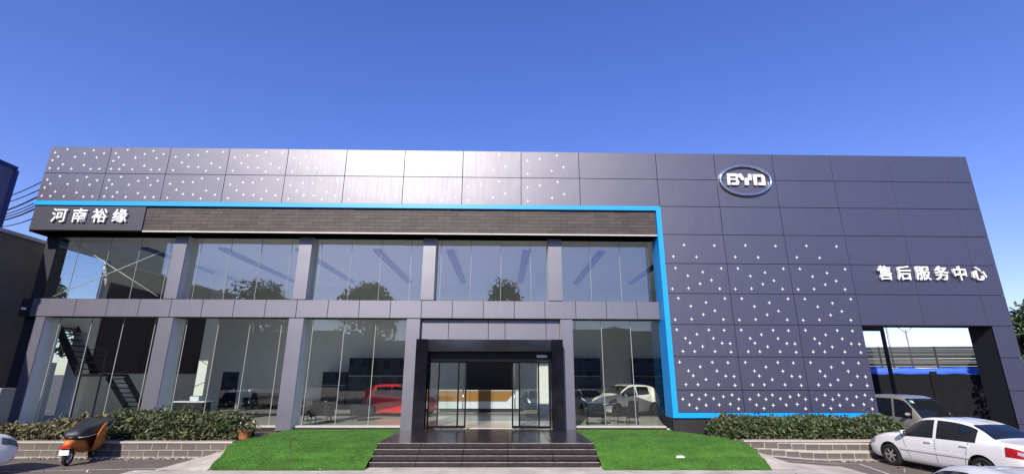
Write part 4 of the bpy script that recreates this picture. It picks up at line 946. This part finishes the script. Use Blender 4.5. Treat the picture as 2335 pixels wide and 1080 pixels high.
# ------------------------------------------------------------------ trees
def tree(label, x, y, h, cw, ch, n, size, group=None, m='leaf_tree', name='tree', lobes=9):
    T = thing(name, label, 'tree', (x, y, gz(x) if y > -12 else 0), random.uniform(0, 6), group)
    tr = MB(); hb = h-ch; bend = [Vector((0,0,0))]
    for k in range(1, 7): bend.append(bend[-1] + Vector((random.uniform(-.12,.12), random.uniform(-.12,.12), (h*.82)/6)))
    r0 = .018*h+.04; tr.tube(bend, [r0*(1-.8*k/6) for k in range(7)], 8); blobs = []
    for k in range(lobes):
        a = k*2.4+random.uniform(-.4,.4); t = random.uniform(.0, .95); rr = (cw/2)*math.sqrt(max(.1, 1-(t*1.0)**2))*random.uniform(.35,.8)
        c = Vector((math.cos(a)*rr, math.sin(a)*rr, hb + ch*(.12+t*.72))); blobs.append((c, random.uniform(.22,.38)*min(cw, ch)*(1-.3*t)))
        s_ = bend[min(6, max(1, int(6*(c.z*.62/(h*.82)))))]; tr.tube([s_, s_.lerp(c,.5)+Vector((0,0,-.1)), c], [r0*.38, r0*.25, r0*.08], 5)
    blobs.append((Vector((0,0,h-ch*.22)), ch*.22))
    tr.build('trunk', 'bark', T, smooth=True); sp = []
    while len(sp) < n:
        c, r_ = random.choice(blobs); d = Vector((random.gauss(0,1), random.gauss(0,1), random.gauss(0,1))).normalized()*r_*random.random()**.4
        p = c+d
        if noise.noise(p*.9+Vector((x,0,0))) < -.18: continue
        sp.append(((p.x, p.y, p.z*1.0), 1))
    leaves('crown', sp, size, m, T, 1.5, .5, 1.6)
    return T
tree('leafy tree rising behind the slat fence in the gate opening', 23.5, 17.5, 6.3, 3.6, 4.0, 2600, .26)
tree('leafy tree standing beyond the right end of the building', 27.6, 6.6, 6.4, 3.2, 4.4, 3000, .22)
tree('leafy tree with reddish blossom beyond the right end of the building', 31.0, 8.5, 7.4, 3.4, 4.6, 3000, .22)
tree('leafy tree in the side yard seen through the left upper window', -25.2, 6.4, 7.6, 4.6, 4.6, 3600, .28)
tree('leafy tree behind the blue sign in the side yard', -29.5, 12.5, 8.4, 5, 5, 3000, .3)
for k, (x, h, w, c) in enumerate(((.2, 16.0, 6.4, 11), (-19, 15.2, 11, 10), (-10.5, 12.6, 5.0, 8), (-33, 15, 10, 10), (-45, 14, 9, 9), (16.5, 9.0, 4.5, 6), (27, 10.5, 6, 7))):
    tree(['tall slim street tree mirrored in the glass above the entrance', 'broad street tree mirrored in the glass above the red hatchback', 'small street tree mirrored between two broad crowns', 'broad street tree mirrored in the left showroom bay', 'street tree mirrored near the left end of the glazing', 'low street tree mirrored in the glass by the blue line', 'bushy street tree mirrored behind the white hatchback'][k], x, -48+random.uniform(-3,3), h, w, c, 5200, .42, 'street trees across the road', name='street_tree', lobes=13)
def lamp(label, x, y, h, group, two=True):
    T = thing('street_lamp', label, 'street lamp', (x, y, 0), 0, group); MB().tube([(0,0,0),(0,0,h)], [.11,.06], 10).build('pole', 'steel_grey', T, smooth=True)
    for s_ in ((-1,1) if two else (1,)):
        MB().tube([(0,0,h-.3),(s_*.7,0,h+.25),(s_*1.4,0,h+.4)], .035, 6).build('arm', 'steel_grey', T); MB().obox((s_*1.75,0,h+.42),(1,0,.12),(0,0,1),.8,.26,.1).build('lamp_head', 'plate_white', T)
lamp('twin armed street lamp far behind the slat fence', 40.5, 30, 6.9, 'street lamps'); lamp('tall street lamp rising by the tree behind the fence', 36.2, 27, 8.6, 'street lamps', False)
lamp('twin armed street lamp mirrored in the glass near the white hatchback', 9.5, -46, 11, 'street lamps'); lamp('twin armed street lamp mirrored in the upper left glazing', -26, -46, 11, 'street lamps')
def block(label, x, y, w, d, h, m, nf, nw):
    T = thing('street_building', label, 'building', (x, y, 0), 0, 'buildings across the road'); MB().box(-w/2,w/2,-d/2,d/2,0,h).build('wall', m, T); MB().box(-w/2-.2,w/2+.2,-d/2-.2,d/2+.2,h+.002,h+.5).build('parapet', m, T)
    gm = None
    for f in range(nf):
        for k in range(nw):
            if gm is None: o = MB().box(-.7,.7,0,.06,-.75,.75).build('window', 'far_window', T); gm = o.data
            else: o = bpy.data.objects.new('window', gm); COL.objects.link(o); o.parent = T
            o.location = (-w/2+w*(k+.5)/nw, d/2+.004, h*(f+.55)/nf)
for k, (x, w, h_, m_, nf, nw, lb) in enumerate(((20, 34, 11.5, 'far_wall_grey', 3, 10, 'grey street building mirrored in the glass by the blue line'), (55, 30, 13.5, 'far_wall', 4, 9, 'pale street building mirrored beyond the blue line corner'), (-13, 28, 9.5, 'far_wall', 3, 8, 'pale low street building mirrored behind the slim tree'), (-45, 32, 11.0, 'far_wall_grey', 3, 9, 'grey street building mirrored behind the broad trees'), (-84, 40, 14, 'far_wall', 4, 12, 'tall pale street building mirrored at the end of the street'), (96, 44, 12, 'far_wall_grey', 3, 12, 'long grey street building mirrored past the gate'))):
    block(lb, x, -95, w, 12, h_, m_, nf, nw)
